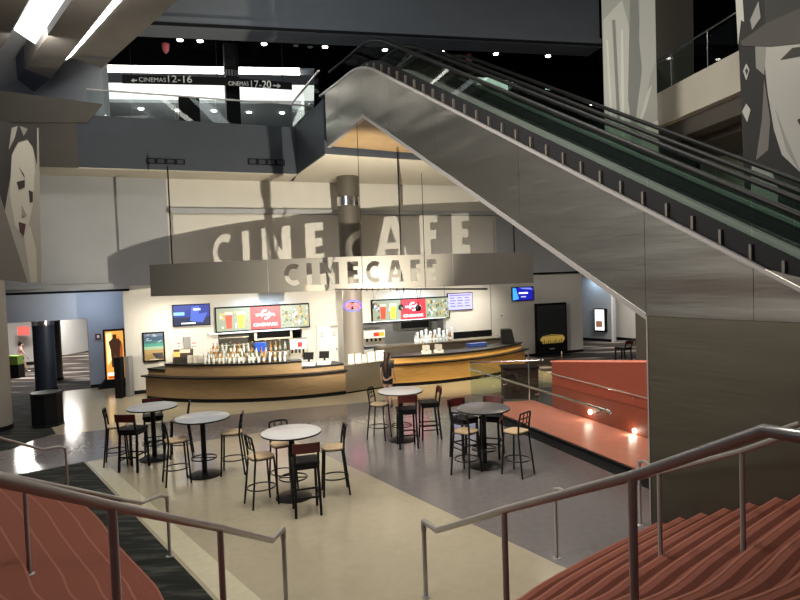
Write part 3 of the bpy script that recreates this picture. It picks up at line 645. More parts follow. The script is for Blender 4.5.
for i, (p, r, col) in enumerate((((-12.27, 20.55), .33, 'navy'), ((-13.35, 22.9), .3, 'coldark'))):
    c_ = empty('round_column', (*p, 0), ('dark navy round column with chrome collar at the hall entrance', 'dark column just behind the navy one, with a chrome collar')[i], 'column')
    b = MB(); b.lathe([(r, 0), (r, 3.4)], (*p, 0), M[col], 28); b.build('shaft', c_, smooth=True)
    b = MB(); b.lathe([(r+.012, 2.27), (r+.012, 2.45)], (*p, 0), M['chrome'], 28); b.build('collar', c_, smooth=True)
    b = MB(); b.lathe([(r+.02, 0), (r+.02, .1)], (*p, 0), M['black'], 28); b.build('base_ring', c_, smooth=True)
# ================================================================== SIGN BAND
def circ(p1, p2, p3):
    ax, ay = p1; bx, by = p2; cx, cy = p3; d = 2*(ax*(by-cy)+bx*(cy-ay)+cx*(ay-by))
    ux = ((ax*ax+ay*ay)*(by-cy)+(bx*bx+by*by)*(cy-ay)+(cx*cx+cy*cy)*(ay-by))/d
    uy = ((ax*ax+ay*ay)*(cx-bx)+(bx*bx+by*by)*(ax-cx)+(cx*cx+cy*cy)*(bx-ax))/d
    return ux, uy, math.hypot(ax-ux, ay-uy)
SX, SY, SR = circ((-7.5, 18.0), (-3.1, 16.95), (4.2, 18.7))
def arcpt(s, r=0):      # s = angle from the circle centre, 0 = towards -y
    return Vector((SX+(SR+r)*math.sin(s), SY-(SR+r)*math.cos(s), 0))
def ang(px, r=0):       # angle where the pixel column meets the arc
    best = None
    lo_, hi_ = -1.2, 1.2
    d = ray(px, 273); k = d.x/d.y
    f = lambda s: (arcpt(s, r).x-k*arcpt(s, r).y)
    for _ in range(50):
        m_ = (lo_+hi_)/2
        if f(m_) < 0: lo_ = m_
        else: hi_ = m_
    return lo_
ZB0, ZB1 = 3.16, 4.10; ZL0, ZL1 = 3.34, 3.96
def letter(ch, w, h):
    t = .17*h/.62*1.0
    if ch == 'I': return [[(0, 0), (w, 0), (w, h), (0, h)]]
    if ch == 'N': return [[(0, 0), (t, 0), (t, h*.62), (w-t, 0), (w, 0), (w, h), (w-t, h), (w-t, h*.38), (t, h), (0, h)]]
    if ch == 'E': return [[(0, 0), (w, 0), (w, t*.8), (t, t*.8), (t, h/2-t*.4), (w*.92, h/2-t*.4), (w*.92, h/2+t*.4), (t, h/2+t*.4), (t, h-t*.8), (w, h-t*.8), (w, h), (0, h)]]
    if ch == 'F': return [[(0, 0), (t, 0), (t, h/2-t*.4), (w*.92, h/2-t*.4), (w*.92, h/2+t*.4), (t, h/2+t*.4), (t, h-t*.8), (w, h-t*.8), (w, h), (0, h)]]
    if ch == 'A': return [[(0, 0), (t, 0), (w*.28, h*.2), (w*.72, h*.2), (w-t, 0), (w, 0), (w*.5+t*.55, h), (w*.5-t*.55, h)], [(w*.36, h*.36), (w*.5, h*.74), (w*.64, h*.36)]]
    if ch == 'C':
        o = []; n = 22; R = h/2; rr = h/2-t*.85
        for i in range(n+1):
            a = math.radians(55+250*i/n); o.append((R+R*math.cos(a), R+R*math.sin(a)))
        for i in range(n+1):
            a = math.radians(305-250*i/n); o.append((R+rr*math.cos(a)*1.0, R+rr*math.sin(a)))
        m = max(x for x, y in o); return [[(x*w/m, y) for x, y in o]]
s0, s1 = ang(150), ang(533)
cu = bpy.data.curves.new('band', 'CURVE'); cu.dimensions = '2D'; cu.fill_mode = 'BOTH'; cu.extrude = .012
def spl(pts):
    sp = cu.splines.new('POLY'); sp.points.add(len(pts)-1)
    for q, p in zip(sp.points, pts): q.co = (p[0], p[1], 0, 1)
    sp.use_cyclic_u = True
spl([(s0*SR, ZB0), (s1*SR, ZB0), (s1*SR, ZB1), (s0*SR, ZB1)])
for ch, x0, x1 in (('C', 284, 299.5), ('I', 306.5, 312), ('N', 320, 339), ('E', 347.5, 358.5), ('C', 366, 380), ('A', 387, 404), ('F', 410.5, 420), ('E', 427, 436.5)):
    a, c = ang(x0)*SR, ang(x1)*SR
    for pl_ in letter(ch, c-a, ZL1-ZL0): spl([(a+x, ZL0+y) for x, y in pl_])
ob = bpy.data.objects.new('band', cu); C.objects.link(ob)
me = bpy.data.meshes.new_from_object(ob.evaluated_get(bpy.context.evaluated_depsgraph_get())); bpy.data.objects.remove(ob)
bm = bmesh.new(); bm.from_mesh(me)
k = s0*SR+.12
while k < s1*SR:
    bmesh.ops.bisect_plane(bm, geom=bm.verts[:]+bm.edges[:]+bm.faces[:], plane_co=(k, 0, 0), plane_no=(1, 0, 0)); k += .12
org = arcpt(ang(340)); org.z = ZB0
for v in bm.verts:
    p = arcpt(v.co.x/SR, v.co.z); v.co = Vector((p.x, p.y, v.co.y))-org
bm.to_mesh(me); bm.free(); me.materials.clear(); me.materials.append(M['signmetal'])
sg = empty('cafe_sign', org, 'long curved metal sign band with CINECAFE cut out of it, above the bar', 'sign')
o = bpy.data.objects.new('sign_band', me); C.objects.link(o); o.parent = sg
for px in (171.5, 402, 516):
    p = arcpt(ang(px), -.05); b = MB(); b.tube([(p.x, p.y, ZB0+.2), (p.x, p.y, 6.96)], .022, M['black'], 8); b.build('hanging_rod', sg)
for px in (268, 453):
    s_ = ang(px); p = arcpt(s_, .014); q = arcpt(s_+.0008, .014); b = MB(); b.tube([(p.x, p.y, ZB0+.01), (p.x, p.y, ZB1-.01)], .006, M['grey'], 6); b.build('seam', sg)
# ------------------------------------------------------------------ track with pendants
def SP(px, py): u, z = FS.uz(px, py); return FS.P(u, 0, z)
t0, t1 = SP(335, 291.5), SP(487, 285.5); tz = 3.2; t0.z = t1.z = tz
tk = empty('track_rail', ((t0+t1)/2), 'thin black lighting rail hung on two cables in front of the sign', 'light rail')
b = MB(); b.tube([t0, t1], .017, M['blackmetal'], 8); b.build('rail', tk)
for px, top in ((363, 7.40), (425.5, 5.6)):
    p = SP(px, 290); b = MB(); b.tube([(p.x, p.y, tz), (p.x, p.y, top)], .008, M['blackmetal'], 6); b.build('cable', tk)
for i in range(9):
    p = t0.lerp(t1, .2+i*.045); b = MB(); b.box(p.x-.014, p.x+.014, p.y-.014, p.y+.014, tz-.045, tz+.03, M['blackmetal']); b.build('clip', tk)
lamps = []
for i, px in enumerate((374.5, 401, 418)):
    p = SP(px, 303); p.z = 2.93; lamps.append(p)
    l = empty('track_spotlight', p, ('left', 'middle', 'right')[i]+'most of the three small black spotlights hanging from the rail' if i != 1 else 'middle of the three small black spotlights hanging from the rail', 'spotlight', 'spotlights on the rail')
    b = MB(); b.lathe([(.03, -.07), (.06, -.05), (.065, .01), (.04, .05), (.02, .06)], p-Vector((0, 0, .13)), M['blackmetal'], 16); b.build('lamp_head', l, smooth=True)
    b = MB(); b.tube([p+Vector((-.0, 0, -.08)), p+Vector((-.02, 0, tz-p.z))], .005, M['blackmetal'], 6); b.tube([p+Vector((.0, 0, -.08)), p+Vector((.08, .02, tz-p.z))], .005, M['blackmetal'], 6); b.build('wire', l)
# ================================================================== COUNTERS
def arc3(p1, p2, p3, n=28):
    x, y, r = circ(p1[:2], p2[:2], p3[:2]); a1 = math.atan2(p1[1]-y, p1[0]-x); a3 = math.atan2(p3[1]-y, p3[0]-x)
    if a3 < a1: a3 += 2*PI
    return [(x+r*math.cos(a1+(a3-a1)*i/n), y+r*math.sin(a1+(a3-a1)*i/n)) for i in range(n+1)], (x, y, r)
def offs(P, c, d): return [(c[0]+(p[0]-c[0])*(c[2]+d)/c[2], c[1]+(p[1]-c[1])*(c[2]+d)/c[2]) for p in P]
def sub(P, t0, t1):
    n = len(P)-1; return P[int(round(t0*n)):int(round(t1*n))+1]
def ringbox(b, P, c, d0, d1, z0, z1, m):
    A, B_ = offs(P, c, d0), offs(P, c, d1); b.prism(A+B_[::-1], z0, z1, m)
def counter(name, label, p1, p2, p3, zl, zt, wood, low, rise):
    P, c = arc3(p1, p2, p3, 40); t = empty(name, (p2[0], p2[1], 0), label, 'bar counter')
    b = MB(); ringbox(b, P, c, -.75, -.02, 0, .11, M['black']); b.build('plinth', t)
    b = MB(); ringbox(b, P, c, -.8, 0, .11, zl, wood); b.build('front_panel', t)
    b = MB(); ringbox(b, sub(P, 0, 1), c, -.3, .16, zl, zl+.045, M['blackmetal']); b.build('ledge', t)
    b = MB(); ringbox(b, sub(P, *rise), c, -.8, -.12, zl+.045, zt, wood); b.build('upper_panel', t)
    b = MB(); ringbox(b, sub(P, *rise), c, -.85, -.08, zt, zt+.05, M['blackmetal']); b.build('bar_top', t)
    for (ta, tb, zz) in low:
        b = MB(); ringbox(b, sub(P, ta, tb), c, -.8, -.1, zl+.045, zz, wood); b.build('end_panel', t)
        b = MB(); ringbox(b, sub(P, ta, tb), c, -.85, -.07, zz, zz+.045, M['blackmetal']); b.build('end_top', t)
    return P, c, t
PL, cL, tL = counter('bar_counter', 'left curved bar counter with tan wood front and raised black top',
   (-7.9, 18.35), (-4.6, 17.3), (-1.72, 18.0), .71, 1.07, M['wood'], [(0, .125, .90), (.8, 1, .88)], (.125, .8))
rp3 = D(524, 345, 22.0)
PRt, cR, tR = counter('bar_counter', 'right curved bar counter with golden wood front, lit from below the ledge',
   (-.35, 18.95), (1.9, 19.55), (rp3.x, 21.9), .68, .90, M['woodgold'], [], (0, 1))
FJ = Frame((-1.72, 18.05), (1.33, .9)); LJ = math.hypot(1.33, .9)
jc = empty('service_counter', FJ.P(LJ/2, -.3, 0), 'low stainless steel counter between the two curved bars', 'counter')
b = MB(); b.fbox(FJ, 0, LJ, -.5, 0, .05, .84, M['steel']); b.build('steel_front', jc); b = MB(); b.fbox(FJ, -.02, LJ, -.52, .03, .84, .87, M['steel']); b.build('top', jc)
b = MB(); b.fbox(FJ, 0, LJ, -.48, -.04, 0, .05, M['black']); b.build('plinth', jc)
b = MB(); b.fbox(FJ, LJ-.02, LJ+.18, -.45, -.02, .45, .86, M['coldark']); b.build('side_box', jc)
for i, (x0, x1, y0) in enumerate(((348.5, 353.5, 354), (355.5, 361, 353.5), (362.5, 366, 354.5), (368, 374.5, 352), (376, 384, 350.5))):
    a0, a1, _, z1 = FJ.rect(x0, y0, x1, 360, -.2); 
    t = empty('menu_card', FJ.P((a0+a1)/2, -.2, .87), ('cream menu card on the steel counter, leftmost', 'cream menu card on the steel counter, second from left', 'small cream card in the middle of the row on the steel counter', 'white card with brown pictures on the steel counter', 'largest white menu card on the steel counter beside the girl')[i], 'menu card', 'menu cards on the steel counter')
    b = MB(); b.fbox(FJ, a0, a1, -.22, -.2, .87, max(z1, 1.05), pr((.78, .74, .62) if i < 4 else (.8, .82, .78))); b.build('card', t)
    b = MB()
    for k in range(2): b.fbox(FJ, a0+.04, a1-.04, -.2, -.197, .93+k*.08, .95+k*.08, pr((.5, .33, .15)) if i == 3 else pr((.45, .42, .36)))
    b.build('print_lines', t)
    b = MB(); b.fbox(FJ, a0, a1, -.28, -.16, .87, .885, M['white']); b.build('foot', t)
# ------------------------------------------------------------------ menus, screens, posters on the wall
def wallrect(px, o=0): return FW.rect(*px, o)
zM0, zM1 = 1.86, 2.63
for i, (x0, x1) in enumerate(((216.5, 308.5), (373.3, 449))):
    a0 = FW.uz(x0, 320, .12)[0]; a1 = FW.uz(x1, 312, .12)[0]; W_ = a1-a0
    t = empty('menu_board', FW.P((a0+a1)/2, .12, zM0), ('left', 'right')[i]+' backlit menu board with red centre panel over the bar shelf', 'menu board', 'backlit menu boards')
    b = MB(); b.fbox(FW, a0-.04, a1+.04, 0, .10, zM0-.05, zM1+.05, M['black']); b.build('frame', t)
    b = MB(); b.fbox(FW, a0, a1, .10, .115, zM0, zM1, em((.36, .40, .28), .8)); b.build('light_panel', t)
    b = MB(); b.fbox(FW, a0+W_*.355, a0+W_*.685, .115, .12, zM0, zM1, em((.72, .04, .05), 1.0)); rpn = b.build('red_panel', t)
    for (f0, f1, col, col2) in ((.09, .165, (.55, .07, .03), (.8, .5, .4)), (.215, .295, (.75, .6, .05), (.9, .85, .5))):
        b = MB(); zz = zM0+.08
        b.fpoly(FW, [(a0+W_*(f0+.01), zz), (a0+W_*(f1-.01), zz), (a0+W_*f1, zz+.46), (a0+W_*f0, zz+.46)], .115, .12, em(col, 1.2))
        b.fpoly(FW, [(a0+W_*f0, zz+.46), (a0+W_*f1, zz+.46), (a0+W_*(f1+.003), zz+.56), (a0+W_*(f0-.003), zz+.56)], .115, .12, em(col2, 1.2))
        b.build('drink_picture', t)
    random.seed(i+3)
    for k in range(85):
        side = random.choice((0, 1, 1)); f = random.uniform(.01, .33) if side == 0 else random.uniform(.70, .985); z = random.uniform(zM0+.05, zM1-.1)
        if .08 < f < .17 or .205 < f < .30: continue
        col = random.choice(((.8, .76, .6), (.75, .5, .12), (.12, .18, .06), (.5, .6, .7), (.55, .3, .08), (.15, .11, .06)))
        s = random.uniform(.04, .08); b = MB(); b.fbox(FW, a0+W_*f, min(a1, a0+W_*f+s), .115, .119+k*.00005, z, z+s*random.uniform(.8, 2), em(col, .9)); b.build('food_picture', t)
    text_mesh('CINEMARK', FW, a0+W_*.385, a0+W_*.655, zM0+.10, zM0+.21, .121, em((1, 1, 1), 1.4), 'lettering', rpn, .004, .02)
    uc, zc = a0+W_*.52, zM0+.50
    b = MB(); n = 20
    for k in range(n):     # ring emblem with a crossing band
        a, c = 2*PI*k/n, 2*PI*(k+1)/n
        if k in (2, 3, 12, 13): continue
        b.fpoly(FW, [(uc+.17*math.cos(a), zc+.17*math.sin(a)), (uc+.17*math.cos(c), zc+.17*math.sin(c)), (uc+.11*math.cos(c), zc+.11*math.sin(c)), (uc+.11*math.cos(a), zc+.11*math.sin(a))], .12, .124, em((1, 1, 1), 1.4))
    emb = b.build('emblem', rpn)
    b = MB(); b.fbox(FW, uc-.34, uc+.34, .124, .126, zc-.06, zc+.05, em((.72, .04, .05), 1.0)); b.build('emblem_band', rpn)
    text_mesh('UNIVERSAL', FW, uc-.33, uc+.33, zc-.05, zc+.04, .127, em((1, 1, 1), 1.4), 'lettering', rpn, .004, .02)
# screens
def screen(px, label, base, deco, tilt=0):
    a0, a1, z0, z1 = FW.rect(*px, .12); t = empty('wall_screen', FW.P((a0+a1)/2, .12, z0), label, 'screen')
    b = MB(); b.fbox(FW, a0-.03, a1+.03, .03, .1, z0-.03, z1+.03, M['black']); b.fbox(FW, (a0+a1)/2-.1, (a0+a1)/2+.1, 0, .03, z0+.1, z1-.1, M['black']); b.build('housing', t, bevel=.01)
    b = MB(); b.fbox(FW, a0, a1, .1, .105, z0, z1, base); b.build('display', t)
    deco(t, a0, a1, z0, z1); return t
def d1(t, a0, a1, z0, z1):
    w, h = a1-a0, z1-z0; b = MB()
    b.fpoly(FW, [(a0+w*.45, z0+h*.2), (a0+w*.8, z0+h*.1), (a0+w*.95, z0+h*.6), (a0+w*.7, z0+h*.55), (a0+w*.72, z0+h*.95), (a0+w*.5, z0+h*.9)], .105, .108, em((.06, .12, .55), 1.0))
    b.fbox(FW, a0, a0+w*.3, .105, .108, z0+h*.5, z0+h*.66, em((.2, .45, .8), 1.3)); b.fbox(FW, a0+w*.55, a0+w*.75, .108, .11, z0+h*.72, z0+h*.82, em((.6, .75, .9), 1.3))
    b.fbox(FW, a0+w*.2, a0+w*.6, .108, .11, z0+h*.06, z0+h*.13, em((.75, .8, .9), 1.2)); b.build('picture', t)
    b = MB(); b.fbox(FW, a0, a1, .1055, .1065, z0, z0+h*.4, em((.005, .015, .06), 1)); b.build('dark_picture_area', t)
screen((173.5, 305, 209.5, 325), 'wall screen left of the menu boards showing a blue picture', em((.008, .03, .26), 1.0), d1)
def d2(t, a0, a1, z0, z1):
    w, h = a1-a0, z1-z0; b = MB()
    for r in range(4):
        for c_i in range(3): b.fbox(FW, a0+w*(.08+.3*c_i), a0+w*(.3+.3*c_i-.05*(r % 2)), .105, .108, z0+h*(.2+.17*r), z0+h*(.25+.17*r), em((.10, .08, .35), 1))
    b.fbox(FW, a0+w*.05, a0+w*.95, .105, .108, z0+h*.86, z0+h*.92, em((.2, .15, .6), 1)); b.build('text_rows', t)
screen((448.5, 293.5, 472.5, 309.5), 'pale lavender price screen next to the right menu board', em((.42, .42, .85), 1.25), d2)
def d3(t, a0, a1, z0, z1):
    w, h = a1-a0, z1-z0; b = MB(); b.fpoly(FW, [(a0, z0), (a0+w*.3, z0+h*.1), (a0+w*.15, z0+h*.95), (a0, z1)], .105, .108, em((.05, .3, .9), 1.4)); b.fpoly(FW, [(a0+w*.3, z1), (a0+w*.9, z1-.02), (a0+w, z0+h*.8), (a0+w*.5, z0+h*.88)], .105, .108, em((.15, .2, .8), 1.3)); b.build('picture', t)
    b = MB(); b.fbox(FW, a0+w*.3, a0+w*.75, .108, .11, z0+h*.5, z0+h*.62, em((.9, .92, 1), 1.4)); b.fbox(FW, a0+w*.4, a0+w*.65, .108, .11, z0+h*.22, z0+h*.3, em((.5, .6, 1), 1.2)); b.build('caption', t)
screen((513, 287.5, 533, 300), 'small deep blue wall screen at the right end of the cafe wall', em((.01, .01, .30), 1.3), d3)
# long white light fixture under the menus
for i, (x0, x1, y) in enumerate(((180, 300, 333), (362, 446, 326))):
    a0, a1 = FW.uz(x0, y, .1)[0], FW.uz(x1, y, .1)[0]
    b = MB(); b.fbox(FW, a0+.9*(i == 0), a1, 0, .14, 1.77 if i == 0 else 1.845, 1.82 if i == 0 else 1.875, M['white']); tag(b.build('wall_shelf'), 'slim white shelf edge under the %s menu board' % ('left', 'right')[i], 'shelf')
# beach poster
a0, a1, z0, z1 = FW.rect(142.5, 332, 165, 362, .03)
t = empty('framed_poster', FW.P((a0+a1)/2, 0, z0), 'framed poster of a blue green sea over a sandy shore on the cream wall', 'poster')
b = MB(); b.fbox(FW, a0, a1, 0, .04, z0, z1, M['black']); b.build('frame', t); h = z1-z0; w = a1-a0
b = MB()
for f0, f1, col in ((.86, .95, (.12, .16, .25)), (.72, .86, (.05, .09, .16)), (.62, .72, (.06, .16, .17)), (.52, .62, (.08, .3, .26)), (.42, .52, (.32, .46, .34)), (.06, .42, (.42, .30, .13))):
    b.fbox(FW, a0+.05, a1-.05, .04, .043, z0+h*f0, z0+h*f1, pr(col, .3))
b.build('print', t)
b = MB(); b.fpoly(FW, [(a0+w*.4, z0+h*.3), (a0+w*.9, z0+h*.3), (a0+w*.92, z0+h*.08), (a0+w*.6, z0+h*.1)], .043, .046, pr((.07, .06, .07), .3)); b.build('rock_print', t)
for k in range(9):
    b = MB(); x = a0+w*random.uniform(.1, .75); z = z0+h*random.uniform(.62, .9); b.fpoly(FW, [(x, z), (x+w*.18, z+h*.02), (x+w*.14, z+h*.045)], .043, .046, pr((.5, .55, .6), .3)); b.build('cloud_print', t)
b = MB(); b.fbox(FW, a0+w*.3, a0+w*.7, .043, .046, z0+h*.075, z0+h*.1, pr((.8, .8, .8), .3)); b.build('caption', t)
# notices and grey box left
for i, (q, col, lab) in enumerate((((176.5, 342, 181, 349), (.75, .72, .7), 'small white notice left of the grey dispenser'), ((191, 341.5, 197, 349), (.78, .75, .7), 'small white notice right of the grey dispenser'))):
    a0, a1, z0, z1 = FW.rect(*q, .01); t = empty('paper_notice', FW.P((a0+a1)/2, 0, z0), lab, 'notice'); b = MB(); b.fbox(FW, a0, a1, 0, .008, z0, z1, pr(col)); b.build('sheet', t)
    b = MB(); b.fbox(FW, a0+.02, a1-.02, .008, .01, z1-.07, z1-.03, pr((.5, .1, .08))); b.fbox(FW, a0+.02, a1-.02, .008, .01, z0+.05, z0+.12, pr((.4, .38, .35))); b.build('print_lines', t)
a0, a1, z0, z1 = FW.rect(183.5, 336.5, 190.5, 348.5, .05)
b = MB(); b.fbox(FW, a0, a1, 0, .1, z0, z1, M['grey']); tag(b.build('paper_dispenser', bevel=.02), 'grey wall dispenser between two small notices on the cream wall', 'dispenser')
# door
a0, a1, _, z1 = FW.rect(318.5, 325.5, 338.5, 358, .02)
b = MB(); b.fbox(FW, a0, a1, 0, .05, 0, z1, M['wall_white']); dr = struct(b, 'door_1')
b = MB(); b.fbox(FW, a1-.12, a1-.08, .05, .12, .92, 1.02, M['chrome']); b.build('door_handle', dr)
b = MB()
for s in ((a0-.07, a0, 0, z1+.07), (a1, a1+.07, 0, z1+.07), (a0, a1, z1, z1+.07)): b.fbox(FW, s[0], s[1], 0, .07, s[2], s[3], M['wall_cream'])
b.build('door_frame', dr); b = MB(); b.fbox(FW, a0+.45, a1-.05, .05, .12, z1-.07, z1-.02, M['grey']); b.build('door_closer', dr)
for i, q in enumerate(((319.7, 331.5, 323.5, 338), (331.5, 330.5, 336, 337))):
    c0, c1_, z0, z1_ = FW.rect(*q, .06); b = MB(); b.fbox(FW, c0, c1_, .05, .056, z0, z1_, M['white'])
    for k in range(3): b.fbox(FW, c0+.01, c1_-.01, .056, .058, z0+.03+k*.07, z0+.055+k*.07, M['black'])
    tag(b.build('paper_notice'), ('left', 'right')[i]+' of the two small notices on the white door', 'notice', 'notices on the door')
# OPEN neon
FO = Frame((cc.x, cc.y-.40), (.99, .14))
a0, a1, z0, z1 = FO.rect(344, 300.5, 361.5, 311); t = empty('neon_sign', FO.P((a0+a1)/2, 0, z0), 'oval neon sign reading OPEN in red and blue on the column', 'neon sign')
n = 28; cu_, cz_ = (a0+a1)/2, (z0+z1)/2; b = MB(); b.tube([FO.P(cu_+(a1-a0)/2*math.cos(2*PI*i/n), .04, cz_+(z1-z0)/2*math.sin(2*PI*i/n)) for i in range(n)], .017, mat('neon_blue', (.1, .15, 1), .4, emis=1.3), 8, True); b.build('blue_tube', t)
text_mesh('OPEN', FO, a0+.06, a1-.06, cz_-.085, cz_+.085, .03, mat('neon_red', (1, .05, .04), .4, emis=4, ecol=(1, .04, .08)), 'lettering', t, .03, .01)
b = MB(); b.fbox(FO, cu_-.06, cu_+.06, -.06, .02, cz_-.12, cz_+.12, M['black']); b.build('back_plate', t)
# standee poster right
a0, a1, z0, z1 = FW.rect(536, 303, 567, 354, .3); z0 = 0
t = empty('poster_stand', FW.P((a0+a1)/2, .3, 0), 'tall freestanding dark film poster with a yellow sunset glow and small silhouettes', 'poster stand')
b = MB(); b.fbox(FW, a0, a1, .22, .3, 0, z1, M['black']); b.build('board', t); h = z1; w = a1-a0
b = MB()
b.fbox(FW, a0+.06, a1-.06, .3, .304, h*.32, h*.96, pr((.035, .04, .042), .35)); b.fbox(FW, a0+.06, a1-.06, .3, .303, .1, h*.32, pr((.006, .006, .007), .35)); b.build('print', t)
b = MB(); b.fpoly(FW, [(a0+w*.2, h*.24), (a0+w*.85, h*.24), (a0+w*.92, h*.32), (a0+w*.85, h*.385), (a0+w*.5, h*.41), (a0+w*.2, h*.385), (a0+w*.12, h*.32)], .304, .307, em((.50, .33, .07), .5)); b.build('sunset', t)
b = MB(); b.fpoly(FW, [(a0+w*.12, h*.375), (a0+w*.5, h*.40), (a0+w*.9, h*.375), (a0+w*.5, h*.385)], .307, .309, pr((.02, .02, .02)))
for k in range(13):
    x = a0+w*(.1+.063*k); b.fpoly(FW, [(x, h*.2), (x+.06, h*.2), (x+.045, h*(.28+.02*(k % 3))), (x+.015, h*(.28+.02*(k % 3)))], .307, .31, pr((.004, .004, .004)))
b.build('silhouettes', t)
text_mesh('DOG MAN', FW, a0+w*.38, a0+w*.62, h*.125, h*.145, .305, pr((.5, .5, .5)), 'lettering', t, .003) if False else None
b = MB(); b.fbox(FW, a0+w*.42, a0+w*.58, .304, .306, h*.13, h*.145, pr((.6, .6, .6))); b.build('caption', t)
b = MB(); b.fbox(FW, a0-.03, a1+.03, .1, .5, 0, .05, M['black']); b.build('foot', t)
# thermostat
u_, z_ = FW.uz(501, 315.5); b = MB(); b.fbox(FW, u_-.06, u_+.06, 0, .04, z_-.06, z_+.06, M['white']); b.fbox(FW, u_-.03, u_+.04, .04, .045, z_-.03, z_+.03, M['black']); tag(b.build('wall_thermostat'), 'small wall thermostat above the black box on the right bar', 'thermostat')
u_, z_ = FL.uz(98, 336.5); b = MB(); b.fbox(FL, u_-.09, u_+.09, 0, .06, z_-.1, z_+.1, pr((.15, .02, .015))); b.fbox(FL, u_-.04, u_+.04, .06, .08, z_-.05, z_+.05, M['white']); tag(b.build('fire_alarm'), 'small dark red fire alarm box on the blue grey wall', 'alarm')
# lightbox kiosk left (leaning)
FK = Frame(G(109, 388)[:2], (.86, .45)); a0, a1, z0, z1 = FK.rect(106, 331, 124, 379)
t = empty('poster_lightbox', FK.P((a0+a1)/2, 0, 0), 'freestanding glowing film poster box with a standing figure in orange light', 'lightbox')
b = MB(); b.fbox(FK, a0-.06, a1+.06, -.3, 0, .28, z1+.06, M['black']); b.build('case', t)
b = MB(); b.fpoly(FK, [(a0-.3, 0), (a1+.25, 0), (a1+.05, .3), (a0-.05, .3)], -.34, .1, M['black']); b.build('foot', t)
h = z1-z0; w = a1-a0
b = MB(); b.fbox(FK, a0, a1, 0, .01, z0, z1, em((.75, .33, .06), 1.1)); b.build('light_panel', t)
b = MB(); b.fpoly(FK, [(a0+w*.05, z1-h*.05), (a0+w*.35, z1-h*.02), (a0+w*.3, z0+h*.4), (a0+w*.08, z0+h*.3)], .01, .013, em((1, .75, .3), 1.5)); b.fpoly(FK, [(a0+w*.7, z1-h*.1), (a0+w*.95, z1-h*.3), (a0+w*.9, z0+h*.15), (a0+w*.7, z0+h*.3)], .01, .013, em((.35, .08, .02), 1.0)); b.fbox(FK, a0+w*.05, a1-w*.05, .01, .013, z0+h*.08, z0+h*.14, em((1, .9, .75), 1.5)); b.fbox(FK, a0+w*.1, a1-w*.1, .01, .013, z0+h*.02, z0+h*.06, em((.6, .05, .02), 1)); b.build('picture', t)
b = MB(); cxk = a0+w*.52
b.fpoly(FK, [(cxk-.12, z0+h*.25), (cxk-.03, z0+h*.25), (cxk, z0+h*.5), (cxk+.03, z0+h*.25), (cxk+.12, z0+h*.25), (cxk+.15, z0+h*.6), (cxk+.2, z0+h*.78), (cxk+.06, z0+h*.85), (cxk+.06, z0+h*.93), (cxk-.06, z0+h*.93), (cxk-.06, z0+h*.85), (cxk-.2, z0+h*.78), (cxk-.14, z0+h*.6)], .013, .016, em((.05, .02, .01), 1)); b.build('figure_print', t)
q = G(123.5, 396.5); b = MB(); b.box(q.x-.12, q.x+.1, q.y-.3, q.y-.05, 0, 1.28, M['black']); tag(b.build('ticket_stand', bevel=.01), 'narrow black stand between the lightbox and the wall corner', 'stand')
q = G(130, 396.5); b = MB(); b.box(q.x-.07, q.x+.06, q.y-.1, q.y+.2, 0, 1.28, M['grey']); tag(b.build('end_panel', bevel=.01), 'narrow grey upright panel at the white wall corner', 'panel')
# left litter bin (octagonal)
b = MB(); n = 6; bx, by = -9.12, 15.25
hexp = lambda r: [(bx+r*math.cos(2*PI*i/8+PI/8), by+r*math.sin(2*PI*i/8+PI/8)) for i in range(8)]
b.prism(hexp(.38), 0, .05, M['blackmetal']); b.prism(hexp(.36), .05, .80, M['black']); b.prism(hexp(.38), .80, .86, M['blackmetal'])
tag(b.build('litter_bin', bevel=.01), 'black faceted bin standing on the floor beside the left column', 'bin')
# hall details
a0, a1, z0, z1 = fh.rect(65.5, 329, 70, 345); t = empty('poster_lightbox', fh.P((a0+a1)/2, 0, z0), 'lit poster box on the far white wall of the left hall', 'lightbox')
b = MB(); b.fbox(fh, a0-.08, a1+.08, 0, .12, z0-.15, z1+.1, M['black']); b.build('case', t); b = MB(); b.fbox(fh, a0, a1, .12, .13, z0, z1, em((.55, .85, .6), 1.5)); b.build('light_panel', t)
a0, a1, z0, z1 = FA.rect(596.5, 309.5, 605.5, 330); t = empty('poster_lightbox', FA.P((a0+a1)/2, 0, z0), 'lit poster box on the grey wall of the right hall', 'lightbox')
b = MB(); b.fbox(FA, a0-.06, a1+.1, 0, .12, z0-.08, z1+.05, M['black']); b.build('case', t); b = MB(); b.fbox(FA, a0, a1, .12, .13, z0, z1, em((.85, .85, .8), 1.5)); b.fbox(FA, a0+.05, a1-.1, .13, .133, z0+.15, z0+.45, em((.25, .1, .06), 1)); b.build('light_panel', t)
q = D(24.5, 331, 27); b = MB(); b.box(q.x-.28, q.x+.22, q.y-.05, q.y, q.z-.18, q.z+.2, em((.8, .12, .1), 1.2)); tag(b.build('hall_sign'), 'small red lit sign on the wall of the left hall', 'sign')
q = D(65, 318, 24); b = MB(); b.box(q.x-.2, q.x+.2, q.y-.03, q.y, q.z-.05, q.z+.06, em((.9, .15, .05), 1.5)); tag(b.build('exit_light'), 'small red light under the hall ceiling', 'sign')
q = G(14.5, 378, 0); b = MB(); b.box(q.x-.35, q.x+.3, q.y-.2, q.y+.2, 0, .55, M['black']); b.box(q.x-.33, q.x+.28, q.y-.18, q.y+.18, .55, .9, pr((.2, .32, .05))); tag(b.build('litter_bin'), 'black bin with a green upper part in the left hall behind the column', 'bin')
